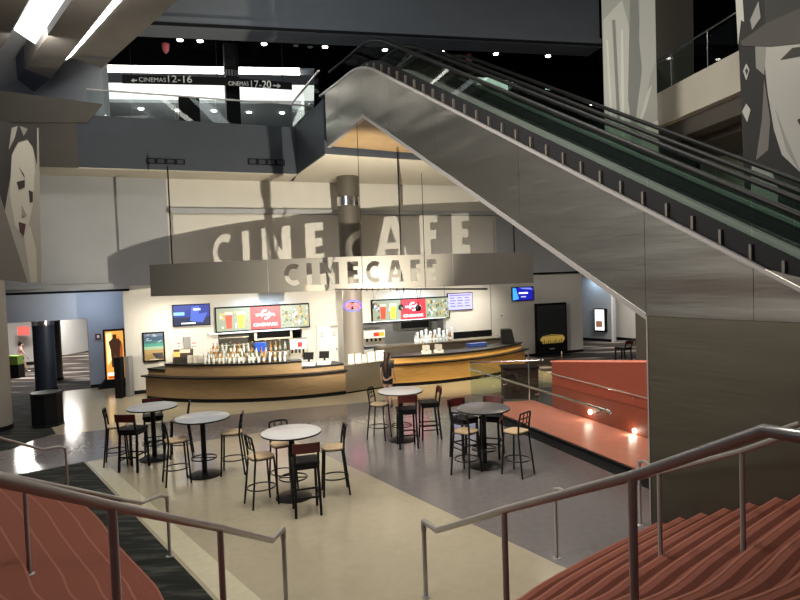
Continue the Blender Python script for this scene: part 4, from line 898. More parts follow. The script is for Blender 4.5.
# ------------------------------------------------------------------ things on the bars
def lerpP(P, f): 
    n = len(P)-1; i = min(int(f*n), n-1); t = f*n-i; return (P[i][0]*(1-t)+P[i+1][0]*t, P[i][1]*(1-t)+P[i+1][1]*t)
def bottle(name, hgt, r, m, mcap, neck=True):
    b = MB()
    if neck: b.lathe([(r, 0), (r, hgt*.58), (r*.9, hgt*.66), (r*.38, hgt*.78), (r*.34, hgt)], (0, 0, 0), m, 10)
    else: b.lathe([(r*.75, 0), (r, hgt*.3), (r, hgt)], (0, 0, 0), m, 10)
    o = b.build(name, smooth=True); o.location = (0, 0, 0)
    if neck:
        c = MB(); c.lathe([(r*.42, hgt*.96), (r*.42, hgt*1.05)], (0, 0, 0), mcap, 8); c.build('cap', o)
        c = MB(); c.lathe([(r*1.03, hgt*.15), (r*1.03, hgt*.45)], (0, 0, 0), M['white'], 10); c.build('paper_label', o)
    return o
bk = [bottle('glass_bottle', .31, .036, pr((.55, .58, .56), .12), M['black']), bottle('glass_bottle', .30, .036, pr((.40, .22, .06), .12), pr((.6, .1, .05))),
      bottle('glass_bottle', .33, .034, pr((.10, .13, .08), .12), pr((.6, .45, .1))), bottle('drinking_glass', .17, .038, pr((.72, .74, .72), .1), None, False)]
for o in bk: o['category'] = 'glass' if 'drinking' in o.name else 'bottle'
first = set()
cLp = lambda f, d: offs([lerpP(PL, f)], cL, d)[0]
cRp = lambda f, d: offs([lerpP(PRt, f)], cR, d)[0]
def put(o, x, y, z, lab, grp):
    c = o if o.name not in first else copy_tree(o)
    first.add(o.name); c.location = (x, y, z); c.rotation_euler = (0, 0, 0); c['label'] = lab; c['group'] = grp; return c
for row, d in enumerate((-.22, -.40, -.58, -.76)):
    for k in range(17):
        o = bk[random.choice((0, 0, 1, 2, 3, 3) if row < 2 else (0, 1, 2, 0))]
        gl_ = 'drinking' in o.name
        p = cLp(.34+k*.024+random.uniform(-.003, .003), d)
        put(o, p[0], p[1], 1.12 + (0, 0, .10, .24)[row], 'clear drinking glass in the crowded rows on the left bar' if gl_ else 'bottle in the crowded rows on the left bar', 'glasses on the left bar' if gl_ else 'bottles on the left bar')
b = MB(); PP = sub(PL, .32, .76); ringbox(b, PP, cL, -.67, -.5, 1.12, 1.22, M['steel']); ringbox(b, PP, cL, -.83, -.67, 1.12, 1.36, M['steel']); tag(b.build('bottle_riser'), 'low steel riser under the back rows of bottles on the left bar', 'riser')
for k in range(22):
    u = 9.75+(k % 11)*.135; o = bk[random.choice((0, 0, 3, 1))]; gl_ = 'drinking' in o.name
    p = FW.P(u, .95-.18*(k//11), 0)
    put(o, p.x, p.y, 1.05, 'clear drinking glass on the back counter behind the golden bar' if gl_ else 'bottle on the back counter behind the golden bar', 'glasses on the back counter' if gl_ else 'bottles on the back counter')
b = MB(); b.fbox(FW, 8.2, 13.3, .55, 1.15, 0, 1.0, M['coldark']); b.fbox(FW, 8.2, 13.35, .5, 1.2, 1.0, 1.05, M['steel']); tag(b.build('back_counter'), 'back counter with steel top behind the golden bar', 'counter')
b = MB(); b.fbox(FW, 11.5, 13.4, .0, .04, .95, 1.25, M['blackmetal']); tag(b.build('splash_panel'), 'black splash panel on the wall behind the right end of the golden bar', 'panel')
for k in range(9):    # paper cup stacks
    p = FW.P(9.9+k*.18, .62, 0); c = MB(); c.lathe([(.045, 0), (.055, .36+.05*(k % 3))], (p.x, p.y, 1.05), M['white'], 10); tag(c.build('cup_stack', smooth=True), 'white stack of paper cups on the back counter behind the golden bar', 'cups', 'cup stacks on the back counter')
def machine(fr, px, o, lab, front, ztop, zb):
    a0, a1, _, _ = fr.rect(px[0], 340, px[1], 342, o); t = empty('drink_dispenser', fr.P((a0+a1)/2, o, zb), lab, 'drink dispenser')
    b = MB(); b.fbox(fr, a0, a1, o-.35, o, zb, ztop, M['steel']); hs = b.build('housing', t, bevel=.02)
    b = MB(); b.fbox(fr, a0+.02, a1-.02, o, o+.06, zb+(ztop-zb)*.5, ztop-.01, M['white']); b.build('header_panel', t)
    b = MB()
    w = (a1-a0)
    for f, col in front: b.fbox(fr, a0+w*f, a0+w*(f+.25), o+.06, o+.065, zb+(ztop-zb)*.6, zb+(ztop-zb)*.85, em(col, .8))
    b.build('drink_emblem', t)
    for k in range(4): b = MB(); b.fbox(fr, a0+w*(.12+.2*k), a0+w*(.2+.2*k), o, o+.05, zb+(ztop-zb)*.3, zb+(ztop-zb)*.48, M['black']); b.build('nozzle', hs)
    b = MB(); b.fbox(fr, a0, a1, o, o+.14, zb, zb+.05, M['grey']); b.build('drip_tray', t)
machine(Frame(cLp(.72, -.6), (.97, .22)), (289, 307.5), 0, 'white fronted drink dispenser with a red emblem on the left bar', [(.45, (.7, .02, .02))], 1.72, 1.12)
machine(FW, (363.5, 385), .75, 'drink dispenser with red and yellow panel behind the girl', [(.45, (.75, .05, .03)), (.7, (.85, .5, .05))], 1.62, 1.05)
p = cLp(.19, -.45); t = empty('snack_warmer', (*p, 1.12), 'small warmer glowing orange on the left end of the left bar', 'food warmer')
b = MB(); b.box(p[0]-.26, p[0]+.26, p[1]-.15, p[1]+.15, 1.12, 1.30, M['steel']); b.build('base', t); b = MB(); b.box(p[0]-.24, p[0]+.26, p[1]-.14, p[1]+.14, 1.30, 1.52, M['coldark']); b.build('cabinet', t); b = MB(); b.box(p[0]-.24, p[0]-.05, p[1]-.15, p[1]-.14, 1.31, 1.46, em((1, .45, .12), 1.3)); b.box(p[0]-.05, p[0]+.26, p[1]-.15, p[1]-.14, 1.42, 1.52, em((.9, .65, .45), 1.0)); b.build('window', t)
for k, f in enumerate((.25, .285, .31)):
    p = cLp(f, -.35); b = MB(); b.box(p[0]-.09, p[0]+.09, p[1]-.06, p[1]+.06, 1.12, 1.34+.03*(k > 0), pr((.7, .66, .58))); tag(b.build('napkin_box', bevel=.01), 'cream napkin box between the warmer and the bottles on the left bar', 'napkin box', 'napkin boxes on the left bar')
p = cLp(.60, -.7); b = MB(); b.box(p[0]-.17, p[0]+.17, p[1]-.1, p[1]+.1, 1.38, 1.66, pr((.02, .10, .65))); tag(b.build('blue_caddy', bevel=.03), 'bright blue box among the bottles on the left bar', 'box')
b = MB(); b.box(p[0]-.1, p[0]+.1, p[1]-.08, p[1]+.08, 1.20, 1.38, M['steel']); tag(b.build('caddy_stand'), 'small steel stand under the bright blue box', 'stand')
for i, f in enumerate((.84, .92)):
    p = cLp(f, -.45); t = empty('cash_register', (*p, .925), ('left', 'right')[i]+' black till with a white body on the low right end of the left bar', 'till', 'tills on the left bar')
    b = MB(); b.box(p[0]-.2, p[0]+.2, p[1]-.16, p[1]+.16, .925, 1.02, M['white']); b.build('drawer', t); b = MB(); b.tube([(p[0], p[1]+.05, 1.0), (p[0], p[1]+.05, 1.14)], .03, M['black']); b.build('stand', t)
    b = MB(); b.hull8([(p[0]-.15, p[1]-.08, 1.1), (p[0]+.15, p[1]-.08, 1.1), (p[0]+.15, p[1]-.03, 1.1), (p[0]-.15, p[1]-.03, 1.1), (p[0]-.15, p[1]+.04, 1.3), (p[0]+.15, p[1]+.04, 1.3), (p[0]+.15, p[1]+.09, 1.3), (p[0]-.15, p[1]+.09, 1.3)], M['black']); b.build('monitor', t)
p = cRp(.93, -.45); b = MB(); x, y = p; b.hull8([(x-.26, y-.2, .95), (x+.2, y-.2, .95), (x+.2, y+.2, .95), (x-.26, y+.2, .95), (x-.26, y-.2, 1.46), (x+.1, y-.2, 1.46), (x+.1, y+.2, 1.46), (x-.26, y+.2, 1.46)], M['black']); tag(b.build('speaker_box', bevel=.02), 'black box with a sloping side on the right end of the golden bar', 'box')
p = cRp(.66, -.95); b = MB(); b.fbox(Frame(p, FW.d[:2]), -.35, .35, 0, .25, .95, 1.08, pr((.02, .06, .30))); tag(b.build('blue_tray', bevel=.01), 'dark blue tray behind the golden bar top', 'tray')
b = MB(); b.fbox(Frame(p, FW.d[:2]), -.4, .4, -.1, .25, 0, .95, M['coldark']); tag(b.build('under_counter_unit'), 'dark low unit under the blue tray behind the golden bar', 'cabinet')
for f in (.22, .30): 
    p = cRp(f, -.45); t = empty('cash_register', (*p, .95), 'till on the golden bar, %s one' % ('left' if f < .25 else 'right'), 'till', 'tills on the golden bar')
    b = MB(); b.box(p[0]-.16, p[0]+.16, p[1]-.14, p[1]+.14, .95, 1.03, M['white']); b.build('drawer', t)
    b = MB(); b.hull8([(p[0]-.12, p[1]-.08, 1.05), (p[0]+.12, p[1]-.08, 1.05), (p[0]+.12, p[1]-.03, 1.05), (p[0]-.12, p[1]-.03, 1.05), (p[0]-.12, p[1]+.04, 1.22), (p[0]+.12, p[1]+.04, 1.22), (p[0]+.12, p[1]+.09, 1.22), (p[0]-.12, p[1]+.09, 1.22)], M['grey']); b.build('monitor', t); b = MB(); b.tube([(p[0], p[1], 1.0), (p[0], p[1], 1.1)], .03, M['black']); b.build('stand', t)
# ================================================================== TABLES & STOOLS
def table_proto(top):
    t = empty('bar_table', (0, 0, 0), '', 'table')
    b = MB(); b.lathe([(.455, 1.035), (.475, 1.045), (.475, 1.062), (.46, 1.07)], (0, 0, 0), top, 48); b.build('tabletop', t, smooth=True)
    b = MB(); b.lathe([(.477, 1.035), (.479, 1.055), (.472, 1.056)], (0, 0, 0), M['black'], 48); b.build('edge_band', t, smooth=True)
    b = MB(); b.lathe([(.045, .03), (.045, 1.035)], (0, 0, 0), M['blackmetal'], 20); b.build('pedestal', t, smooth=True)
    b = MB(); b.lathe([(.29, 0), (.29, .015), (.24, .035), (.06, .06), (.045, .06)], (0, 0, 0), M['blackmetal'], 36); b.build('base', t, smooth=True)
    b = MB(); n = 28; b.tube([(.22*math.cos(2*PI*i/n), .22*math.sin(2*PI*i/n), .32) for i in range(n)], .012, M['blackmetal'], 8, True)
    for k in range(4): a = PI/2*k; b.tube([(.04*math.cos(a), .04*math.sin(a), .32), (.22*math.cos(a), .22*math.sin(a), .32)], .009, M['blackmetal'], 6)
    b.build('foot_ring', t, smooth=True); return t
LT = [((155, 459), 'laminate_grey', 'grey topped round bar table farthest left, nearest the lightbox'),
      ((205, 475), 'laminate_grey', 'grey topped round bar table second from left, one stool each side'),
      ((294, 497), 'laminate', 'white topped round bar table nearest the camera'),
      ((402, 440), 'laminate', 'pale topped round bar table beside the standing girl'),
      ((485, 466), 'laminate_dark', 'dark topped round bar table next to the ramp glass')]
protos = {}; tabs = []
for p, m, lab in LT:
    g = G(*p)
    if m not in protos: protos[m] = table_proto(M[m]); t = protos[m]
    else: t = copy_tree(protos[m])
    t.location = (g.x, g.y, 0); t['label'] = lab; t['group'] = 'round bar tables'; tabs.append(g)
def stool_grid():
    t = empty('bar_stool', (0, 0, 0), '', 'stool'); bl = M['blackmetal']
    b = MB(); pts = []
    n = 24
    for i in range(n):
        a = 2*PI*i/n; cx_, sy_ = math.cos(a), math.sin(a); pts.append((.185*math.copysign(abs(cx_)**.6, cx_), .185*math.copysign(abs(sy_)**.6, sy_)))
    b.prism(pts, .745, .765, M['seatwood']); b.prism([(x*1.03, y*1.03) for x, y in pts], .728, .745, bl); b.build('seat', t)
    for sx in (-1, 1):
        b = MB(); b.tube([(sx*.15, .15, .73), (sx*.18, .19, 0)], .016, bl, 8); b.build('leg', t, smooth=True)
        b = MB(); b.tube([(sx*.155, -.15, .74), (sx*.185, -.23, 0)], .016, bl, 8); b.build('leg', t, smooth=True)
    b = MB()
    for sx in (-1, 1): b.tube([(sx*.155, -.15, .73), (sx*.16, -.165, .9), (sx*.15, -.20, 1.09)], .016, bl, 8)
    b.tube([(-.15, -.20, 1.09), (-.06, -.215, 1.10), (.06, -.215, 1.10), (.15, -.20, 1.09)], .016, bl, 8)
    b.tube([(-.155, -.185, 1.0), (0, -.2, 1.0), (.155, -.185, 1.0)], .011, bl, 6); b.tube([(-.16, -.168, .9), (0, -.18, .9), (.16, -.168, .9)], .011, bl, 6)
    for x in (-.055, .055): b.tube([(x, -.176, .9), (x, -.212, 1.10)], .010, bl, 6)
    b.build('backrest', t, smooth=True)
    b = MB(); n = 28; b.tube([(.20*math.cos(2*PI*i/n), -.015+.22*math.sin(2*PI*i/n), .27) for i in range(n)], .011, bl, 6, True); b.build('foot_ring', t, smooth=True)
    return t
def stool_red():
    t = empty('bar_stool', (0, 0, 0), '', 'stool'); bl = M['blackmetal']
    b = MB(); b.box(-.2, .2, -.19, .2, .74, .80, M['pad']); b.build('seat', t, bevel=.02)
    b = MB(); b.box(-.185, .185, -.18, .185, .69, .74, bl); b.build('seat_frame', t)
    def leg(x0, y0, z0, x1, y1, z1, w=.018):
        b = MB(); b.hull8([(x1-w, y1-w, z1), (x1+w, y1-w, z1), (x1+w, y1+w, z1), (x1-w, y1+w, z1), (x0-w, y0-w, z0), (x0+w, y0-w, z0), (x0+w, y0+w, z0), (x0-w, y0+w, z0)], bl); b.build('leg', t)
    for sx in (-1, 1): leg(sx*.165, .165, .72, sx*.18, .19, 0); leg(sx*.17, -.16, .72, sx*.185, -.22, 0)
    for sx in (-1, 1): b = MB(); w = .016; x = sx*.172; b.hull8([(x-w, -.18-w, .70), (x+w, -.18-w, .70), (x+w, -.18+w, .70), (x-w, -.18+w, .70), (x-w, -.235-w, 1.06), (x+w, -.235-w, 1.06), (x+w, -.235+w, 1.06), (x-w, -.235+w, 1.06)], bl); b.build('back_post', t)
    b = MB()
    X = [-.2, -.1, 0, .1, .2]; Yb = [-.235, -.25, -.256, -.25, -.235]
    for i in range(4):
        b.hull8([(X[i], Yb[i]-.012, .95), (X[i+1], Yb[i+1]-.012, .95), (X[i+1], Yb[i+1]+.012, .95), (X[i], Yb[i]+.012, .95), (X[i], Yb[i]-.03, 1.10), (X[i+1], Yb[i+1]-.03, 1.10), (X[i+1], Yb[i+1]-.006, 1.10), (X[i], Yb[i]-.006, 1.10)], M['redwood'])
    b.build('backrest', t)
    b = MB()
    for (z, ys) in ((.28, (.185, -.21)), (.42, ())):
        for y in ys: b.box(-.175, .175, y-.01, y+.01, z-.013, z+.013, bl)
    for sx in (-1, 1): b.box(sx*.176-.01, sx*.176+.01, -.2, .18, .30, .325, bl); b.box(sx*.174-.01, sx*.174+.01, -.19, .17, .20, .22, bl)
    b.build('stretcher', t); return t
sg_, sr_ = stool_grid(), stool_red(); used = set()
ST = [('g', (116, 425), 0, 'grid backed wooden seat stool left of the farthest left table', None), ('r', (133, 429), 0, 'red backed black stool in front of the farthest left table', None), ('r', (153, 417), 0, 'black seated stool behind the farthest left table', None), ('g', (176, 419), 0, 'grid backed stool between the two left tables, facing the lightbox side', None),
 ('g', (179, 438.5), 1, 'grid backed wooden seat stool on the left of the second table', None), ('g', (228, 431.5), 1, 'grid backed stool with pale seat on the right of the second table', None),
 ('g', (261, 455), 2, 'grid backed stool on the left of the nearest white table', None), ('r', (305, 461), 2, 'red backed black stool in front of the nearest white table', None), ('g', (333, 446), 2, 'grid backed stool with tan seat on the right of the nearest white table', None), ('g', (284, 444), 2, 'grid backed stool half hidden behind the nearest white table', None),
 ('g', (381, 403.5), 3, 'grid backed stool with pale seat on the left of the table by the girl', None), ('r', (406, 409), 3, 'red backed black stool in front of the table by the girl', None), ('r', (428.5, 402.5), 3, 'red backed black stool on the right of the table by the girl', None),
 ('r', (464, 418), 4, 'red backed stool at the far left of the dark table', None), ('g', (466, 430), 4, 'grid backed tan seat stool at the near left of the dark table', None), ('r', (491, 416), 4, 'red backed stool behind the dark table, by the ramp glass', None), ('g', (516, 430), 4, 'grid backed tan seat stool on the right of the dark table', None)]
ROT = {4: -.25, 6: .12, 14: .1}
for i, (k, p, ti, lab, _) in enumerate(ST):
    g = G(p[0], p[1], .765); src = sg_ if k == 'g' else sr_
    t = src if k not in used else copy_tree(src); used.add(k)
    d = tabs[ti]-g; a = math.atan2(d.y, d.x)-PI/2 + ROT.get(i, 0)
    if i == 1 or i == 7 or i == 11: a *= .6
    dist = math.hypot(d.x, d.y)
    gx, gy = g.x, g.y
    if dist < .50: gx, gy = tabs[ti].x-d.x/dist*.50, tabs[ti].y-d.y/dist*.50
    t.location = (gx, gy, 0); t.rotation_euler = (0, 0, a); t['label'] = lab; t['group'] = 'bar stools around the round tables'
for i, (x, y, a) in enumerate(((8.0, 21.6, .6), (8.9, 21.9, -2.4))):
    t = copy_tree(sr_); t.location = (x, y, 0); t.scale = (1.1, 1.1, .85); t.rotation_euler = (0, 0, a); t['label'] = ('left', 'right')[i]+' dark stool in the right hall behind the red ramp wall'; t['group'] = 'stools in the right hall'
# ================================================================== PORTRAIT BANNERS
def banner(fr, pxpoly, label, prints, toptube=True):
    u = [fr.uz(*p) for p in pxpoly]; t = empty('hanging_banner', fr.P(sum(a for a, z in u)/len(u), 0, min(z for a, z in u)), label, 'banner', 'black and white portrait banners')
    b = MB(); b.fpoly(fr, u, -.02, 0, prints[0]); b.build('cloth', t)
    lvl = 0
    for name, polys in prints[1]:
        lvl += 1
        for col, pl_ in polys:
            lvl += .2; b = MB(); b.fpoly(fr, [fr.uz(*p) for p in pl_], 0, .002*lvl, pr(col, .8)); b.build(name, t)
    return t
FB1 = Frame((-9, 13.0), (1, 0))
banner(FB1, [(-60, 116), (38, 128), (41.5, 284), (-60, 273)], 'black and white portrait banner of a woman at the left edge', (pr((.42, .40, .33), .8), [
  ('dark_shape', [((.05, .045, .04), [(-60, 117), (8, 122), (14, 160), (10, 180), (4, 215), (-60, 262)]), ((.22, .20, .17), [(-60, 200), (0, 195), (14, 240), (28, 283), (-60, 273)])]),
  ('face', [((.62, .58, .48), [(12, 152), (19, 143), (29, 140), (34, 150), (35, 170), (33, 205), (28, 228), (22, 237), (15, 225), (10, 195)]), ((.62, .58, .48), [(24, 235), (30, 225), (36, 250), (37, 282), (31, 283)])]),
  ('hair', [((.045, .04, .035), [(4, 122), (37, 127.5), (37, 165), (33, 147), (27, 139), (18, 142), (12, 155), (10, 180), (5, 172)]), ((.4, .38, .32), [(12, 128), (18, 126), (15, 138), (9, 150)]), ((.3, .28, .24), [(20, 126), (28, 129), (24, 136)])]),
  ('facial_feature', [((.05, .04, .04), [(17, 182), (25, 180), (25, 187), (19, 190)]), ((.05, .04, .04), [(29, 190), (33, 192), (33, 202), (30, 203)]), ((.04, .04, .035), [(19, 167), (25, 178), (24, 174)]), ((.10, .05, .05), [(19, 222), (26, 224), (24, 236), (20, 232)]), ((.35, .32, .27), [(22, 205), (27, 215), (22, 218)])])]))
FB2 = Frame((6, 15.5), (1, .05))
banner(FB2, [(600, -60), (654, -60), (659, 200), (607, 200)], 'black and white banner with a standing robed figure behind the escalators', (pr((.33, .34, .30), .8), [
  ('robe', [((.48, .49, .44), [(603, 20), (622, 0), (630, 30), (628, 90), (632, 150), (634, 200), (608, 200), (604, 90)]), ((.20, .21, .19), [(630, 0), (638, 0), (642, 60), (640, 110), (634, 140), (628, 100), (629, 40)])]),
  ('arm', [((.40, .41, .37), [(640, 0), (655, 0), (656, 60), (650, 78), (642, 120), (636, 118), (642, 70), (639, 40)]), ((.5, .51, .46), [(640, 118), (648, 90), (652, 85), (646, 110), (640, 125)])]),
  ('fold', [((.62, .63, .56), [(606, 40), (608, 40), (614, 150), (612, 150)]), ((.22, .23, .21), [(612, 20), (615, 20), (620, 120), (617, 120)]), ((.62, .63, .56), [(621, 30), (623, 30), (625, 160), (622, 160)]), ((.5, .48, .42), [(640, 130), (658, 120), (659, 190), (645, 175)])])]))
FB3 = Frame((7.5, 12.4), (1, .05))
banner(FB3, [(735, -60), (860, -60), (866, 260), (748, 260)], 'large black and white banner of a face under a wide hat at the right edge', (pr((.032, .032, .03), .8), [
  ('edge', [((.5, .5, .45), [(735, -10), (742, -10), (744, 22), (741, 20), (738, 45)])]),
  ('face', [((.42, .41, .38), [(762, 40), (860, 40), (866, 180), (830, 200), (800, 172), (782, 155), (774, 130), (768, 95)])]),
  ('hair', [((.26, .25, .23), [(755, 44), (766, 46), (764, 75), (756, 68)]), ((.16, .15, .14), [(764, 80), (770, 120), (768, 150), (756, 160), (762, 120)])]),
  ('hat', [((.05, .05, .045), [(763, -20), (860, -20), (860, 20), (790, 18), (765, 26)]), ((.085, .08, .075), [(740, 42), (765, 24), (800, 8), (860, 4), (860, 42), (800, 44), (770, 47), (742, 46)])]),
  ('facial_feature', [((.05, .05, .045), [(780, 60), (792, 48), (808, 46), (808, 55), (792, 58)]), ((.06, .05, .05), [(797, 120), (810, 112), (810, 122), (800, 126)]), ((.30, .29, .27), [(775, 110), (786, 150), (800, 172), (786, 140)])]),
  ('diamond', [((.45, .45, .42), [(746, 64), (749, 70), (746, 80), (743, 71)]), ((.06, .06, .055), [(746, 68), (748, 71), (746, 76), (744.5, 71)]), ((.45, .45, .42), [(742, 112), (746, 104), (750, 110), (747, 122)]), ((.3, .3, .28), [(750, 20), (758, 2), (760, 18), (752, 30)])]),
  ('collar', [((.40, .40, .37), [(752, 162), (770, 168), (778, 190), (776, 220), (750, 210)])])]))
# ================================================================== PEOPLE
def skin_obj(name, verts, edges, radii, m, parent, root=0, sub=1):
    me = bpy.data.meshes.new(name); me.from_pydata(verts, edges, []); me.materials.append(m)
    o = bpy.data.objects.new(name, me); C.objects.link(o); o.parent = parent
    md = o.modifiers.new('skin', 'SKIN'); md.use_smooth_shade = True
    for i, r in enumerate(radii):
        r = r if isinstance(r, tuple) else (r, r); me.skin_vertices[0].data[i].radius = r; me.skin_vertices[0].data[i].use_root = (i == root)
    md2 = o.modifiers.new('sub', 'SUBSURF'); md2.levels = sub; md2.render_levels = sub
    return o
def person(loc, rz, hgt, label, shirt, shorts, hairc, longhair, stride, skinc, shoes):
    t = empty('person', loc, label, 'person'); t.rotation_euler = (0, 0, rz); s = hgt/1.65; t.scale = (s, s, s)
    V = []; E_ = []; R = []
    def add(p, r, frm=None):
        V.append(p); R.append(r)
        if frm is not None: E_.append((frm, len(V)-1))
        return len(V)-1
    pel = add((0, 0, .90), (.13, .10)); w_ = add((0, .0, 1.05), (.115, .085), pel); ch = add((0, .0, 1.25), (.14, .10), w_); nb = add((0, 0, 1.38), (.06, .055), ch); nk = add((0, .01, 1.44), (.048, .048), nb)
    h1 = add((0, .02, 1.50), (.075, .085), nk); h2 = add((0, .015, 1.57), (.078, .095), h1); h3 = add((0, .01, 1.62), (.055, .07), h2)
    for sx in (-1, 1):
        sh = add((sx*.15, 0, 1.33), .05, ch); fwd = .12*sx*stride
        el = add((sx*.20, -.02+fwd, 1.09), .036, sh); wr = add((sx*.21, .06+fwd*1.6, .88), .025, el); pa = add((sx*.21, .08+fwd*1.8, .82), (.032, .018), wr)
        for k in range(4):
            a = add((sx*.21, .055+.018*k+fwd*1.8, .765), .009, pa); bb = add((sx*.205, .055+.018*k+fwd*1.8, .735-.006*(k in (1, 2))), .008, a); add((sx*.195, .057+.018*k+fwd*1.8, .71-.008*(k in (1, 2))), .007, bb)
        th = add((sx*.205, .115+fwd*1.8, .80), .010, pa); add((sx*.20, .128+fwd*1.8, .765), .009, th)
        hp = add((sx*.085, 0, .82), .088, pel); kx = -.16*sx*stride
        kn_ = add((sx*.09, .02+kx, .47), .055, hp); cf = add((sx*.09, -.015+kx*1.3, .33), .05, kn_); an = add((sx*.09, -.01+kx*1.7, .09), .035, cf); hl = add((sx*.09, .02+kx*1.7, .045), (.036, .036), an); add((sx*.10, .13+kx*1.7, .032), (.036, .026), hl)
    skin_obj('body', V, E_, R, skinc, t, 0, 2)
    # clothing
    V2 = [(0, 0, .80), (0, 0, 1.05), (0, 0, 1.25), (0, 0, 1.36), (.16, 0, 1.325), (.19, -.01, 1.20), (-.16, 0, 1.325), (-.19, -.01, 1.20)]
    skin_obj('shirt', V2, [(0, 1), (1, 2), (2, 3), (2, 4), (4, 5), (2, 6), (6, 7)], [(.165, .13), (.135, .105), (.155, .118), (.075, .07), .068, .058, .068, .058], shirt, t, 0, 2)
    kx = .05*stride
    skin_obj('shorts', [(0, 0, .92), (.09, -kx, .80), (.095, -kx*2, .66), (-.09, kx, .80), (-.095, kx*2, .66)], [(0, 1), (1, 2), (0, 3), (3, 4)], [(.145, .115), .10, .088, .10, .088], shorts, t, 0, 2)
    if longhair: skin_obj('hair', [(0, .0, 1.63), (0, -.045, 1.58), (0, -.08, 1.48), (0, -.12, 1.34), (.01, -.13, 1.18), (.01, -.125, 1.04)], [(0, 1), (1, 2), (2, 3), (3, 4), (4, 5)], [(.075, .085), (.098, .09), (.085, .06), (.07, .045), (.055, .04), (.03, .025)], hairc, t, 1, 2)
    else: skin_obj('hair', [(0, .0, 1.64), (0, -.04, 1.58), (0, -.07, 1.47)], [(0, 1), (1, 2)], [(.075, .085), (.1, .095), (.08, .055)], hairc, t, 1, 2)
    for sx in (-1, 1):
        kx = -.16*sx*stride*1.7; skin_obj('shoe', [(sx*.09, -.01+kx, .045), (sx*.095, .07+kx, .04), (sx*.10, .15+kx, .033)], [(0, 1), (1, 2)], [(.045, .044), (.045, .038), (.04, .03)], shoes, t, 0, 1)
    b = MB()
    b2 = []
    for sx in (-1, 1): b.ball((sx*.03, .105, 1.565), .011, M['white'], 8)
    o = b.build('eye', None, smooth=True); o.location = (0, 0, 0); o.data.transform(Matrix.Translation((0, .105, 1.554))); o.parent = t
    b = MB(); b.tube([(0, .10, 1.56), (0, .125, 1.53), (0, .10, 1.52)], .010, skinc, 6); o = b.build('nose', None); o.data.transform(Matrix.Translation(o.location)); o.location = (0, 0, 0); o.parent = t
    b = MB(); b.tube([(-.022, .092, 1.492), (0, .103, 1.49), (.022, .092, 1.492)], .006, pr((.35, .08, .07)), 6); o = b.build('mouth', None); o.data.transform(Matrix.Translation(o.location)); o.location = (0, 0, 0); o.parent = t
    return t
skinm = mat('skin', (.55, .33, .24), .5); darkhair = mat('hair_brown', (.07, .035, .018), .5, noise=(30, .4)); blackhair = mat('hair_black', (.01, .008, .008), .4)
gp = G(388.5, 406)
person((gp.x, gp.y, 0), -.35, 1.42, 'person with long brown hair in black shirt and shorts standing at the bar', pr((.012, .012, .014)), pr((.012, .012, .014)), darkhair, True, .25, skinm, pr((.02, .02, .02)))
gp = G(22, 372.5)
person((gp.x, gp.y, 0), -.9, 1.28, 'person in a pink top and black shorts walking down the left hall', pr((.62, .32, .33)), pr((.012, .012, .014)), blackhair, False, 1.0, skinm, pr((.8, .8, .8)))
# ================================================================== LIGHTS
def area(loc, tgt, size, power, col=(1, .93, .82), sy=None, spread=None):
    l = bpy.data.lights.new('area', 'AREA'); l.energy = power; l.color = col; l.size = size
    if sy: l.shape = 'RECTANGLE'; l.size_y = sy
    if spread: l.spread = math.radians(spread)
    o = bpy.data.objects.new('area_light', l); C.objects.link(o); o.location = loc
    o.rotation_euler = (Vector(tgt)-Vector(loc)).to_track_quat('-Z', 'Y').to_euler(); return o
def point(loc, power, col=(1, .93, .82), r=.05):
    l = bpy.data.lights.new('point', 'POINT'); l.energy = power; l.color = col; l.shadow_soft_size = r
    o = bpy.data.objects.new('point_light', l); C.objects.link(o); o.location = loc; return o
def spot(loc, tgt, power, ang_=60, col=(1, .9, .72), r=.02, blend=.5):
    l = bpy.data.lights.new('spot', 'SPOT'); l.energy = power; l.color = col; l.shadow_soft_size = r; l.spot_size = math.radians(ang_); l.spot_blend = blend
    o = bpy.data.objects.new('spot_light', l); C.objects.link(o); o.location = loc
    o.rotation_euler = (Vector(tgt)-Vector(loc)).to_track_quat('-Z', 'Y').to_euler(); return o
W_ = bpy.data.worlds.new('World'); bpy.context.scene.world = W_; W_.use_nodes = True
W_.node_tree.nodes['Background'].inputs[0].default_value = (.55, .6, .7, 1); W_.node_tree.nodes['Background'].inputs[1].default_value = .10
tgt = arcpt(ang(345)); tgt.z = 4.0
OF = Vector((-.02, .09, -.19))
spot(lamps[1]+OF, tgt, 2300, 95, r=.006, blend=.35)
spot(lamps[2]+OF, tgt, 130, 90, r=.015); 
# wall washers behind the sign, over both bars
for f, pw in ((1.4, 34), (4.3, 55), (7.2, 34), (9.8, 60), (12.5, 30)):
    p = FW.P(f, 1.3, 3.05); area(p, FW.P(f, .0, 1.5), 1.6, pw*.62, (.62, .80, 1.0) if f in (4.3, 9.8) else (1, .90, .76), .3, spread=105)
for f in (1.5, 4.5, 7, 10, 12.5):
    p = FW.P(f, 1.0, 3.1); area(p, FW.P(f, 2.0, 0), .8, 26, (1, .9, .72), spread=110)
# golden bar front lights
for f in (.15, .5, .85):
    p = cRp(f, .9); area((p[0], p[1], 3.3), (*cRp(f, 0.1), .3), .5, 30, (1, .82, .5), spread=80)
for f in (.15, .5, .85):
    p = cLp(f, .9); area((p[0], p[1], 3.3), (*cLp(f, 0.1), .3), .5, 10, (1, .85, .6), spread=80)
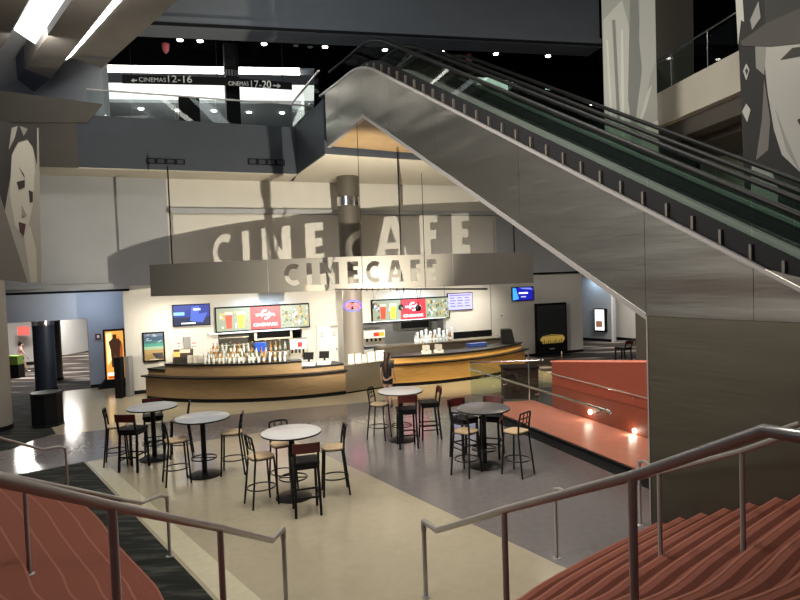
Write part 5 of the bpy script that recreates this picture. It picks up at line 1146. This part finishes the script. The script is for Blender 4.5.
# atrium downlights
for x, y, z, pw in ((-5, 11, 12.5, 330), (0, 9, 13.5, 320), (-8, 13, 10, 120)):
    area((x, y, z), (x, y, 0), 2.8, pw, (1, .95, .86), spread=95)
area((7, 8, 13), (6.9, 12, 6), 2, 260, (1, .95, .85))
area((-7, 3, 8.5), (1.6, 10.5, 5.2), 4.5, 420, (1, .93, .84), spread=70)       # unseen soft light, added to brighten the steel cladding
area((-4, 6, 12), (-9, 13.5, 5), 1.5, 260, (1, .94, .84))
# ramp
area((4.0, 13.0, 5.2), (3.9, 13, 0), .8, 85, (1, .88, .78)); area((4.5, 17.5, 6.6), (4.0, 16, 0), .8, 40, (1, .9, .8))
for px in ((590, 412), (634.5, 431)):
    u, z = FRW.uz(*px, .04); point(FRW.P(u, .14, z), 2.2, (1, .9, .7), .03)
# halls
for p in ((-15, 24), (-17, 30), (-12, 29)): area((p[0], p[1], 3.3), (p[0], p[1], 0), 1.2, 230, (1, .96, .9))
for p in ((10.5, 26.5), (12.5, 27.5)): area((p[0], p[1], 3.3), (p[0]+.2, p[1]+1, 0), 1, 110, (1, .92, .84))
area((-10.1, 19.7, 3.35), (-10.9, 21.4, .8), .8, 26, (.82, .9, 1))  # added light with no visible fixture, lifts the blue grey wall
q = FA.P(.7, .35, 3.2); area(q, FA.P(.7, 0, 0), .4, 14, (.6, .8, 1))
# kitchens
for f in (4.3, 9.8): p = FW.P(f, -1.0, 2.5); area(p, FW.P(f, -1.2, 0), 1, 9, (1, .95, .9))
# upper floor
area(FU.P(2, -4, 11.5), FU.P(2, -6, 12.1), 5, 60, (1, .97, .92)); area(FU.P(2, -1, 11.4), FU.P(2, 2, 8), 3, 60, (1, .97, .92))
area((-10, 17.0, 10.4), (-11.5, 21.5, 10), 1, 45, (1, .98, .95)); area((-7, 14, 9.2), (-8, 15, 11), 2, 40, (1, .96, .9))
area((-3, 14, 10.2), (0, 18, 15), 3, 130, (.9, .95, 1))
# ================================================================== CAMERA
cd = bpy.data.cameras.new('camera'); cam = bpy.data.objects.new('camera', cd); C.objects.link(cam)
cd.sensor_width = 36; cd.lens = 36*F/800; cd.clip_start = .05; cd.clip_end = 200; cam.location = CAM
cam.matrix_world = Matrix(((cam_r.x, cam_u.x, -fw.x, CAM.x), (cam_r.y, cam_u.y, -fw.y, CAM.y), (cam_r.z, cam_u.z, -fw.z, CAM.z), (0, 0, 0, 1)))
S = bpy.context.scene; S.camera = cam
S.view_settings.view_transform = 'Standard'; S.view_settings.look = 'None'; S.view_settings.gamma = 1; S.view_settings.exposure = .27; S.view_settings.use_curve_mapping = False
S.cycles.max_bounces = 8; S.cycles.transparent_max_bounces = 24; S.cycles.sample_clamp_indirect = 4
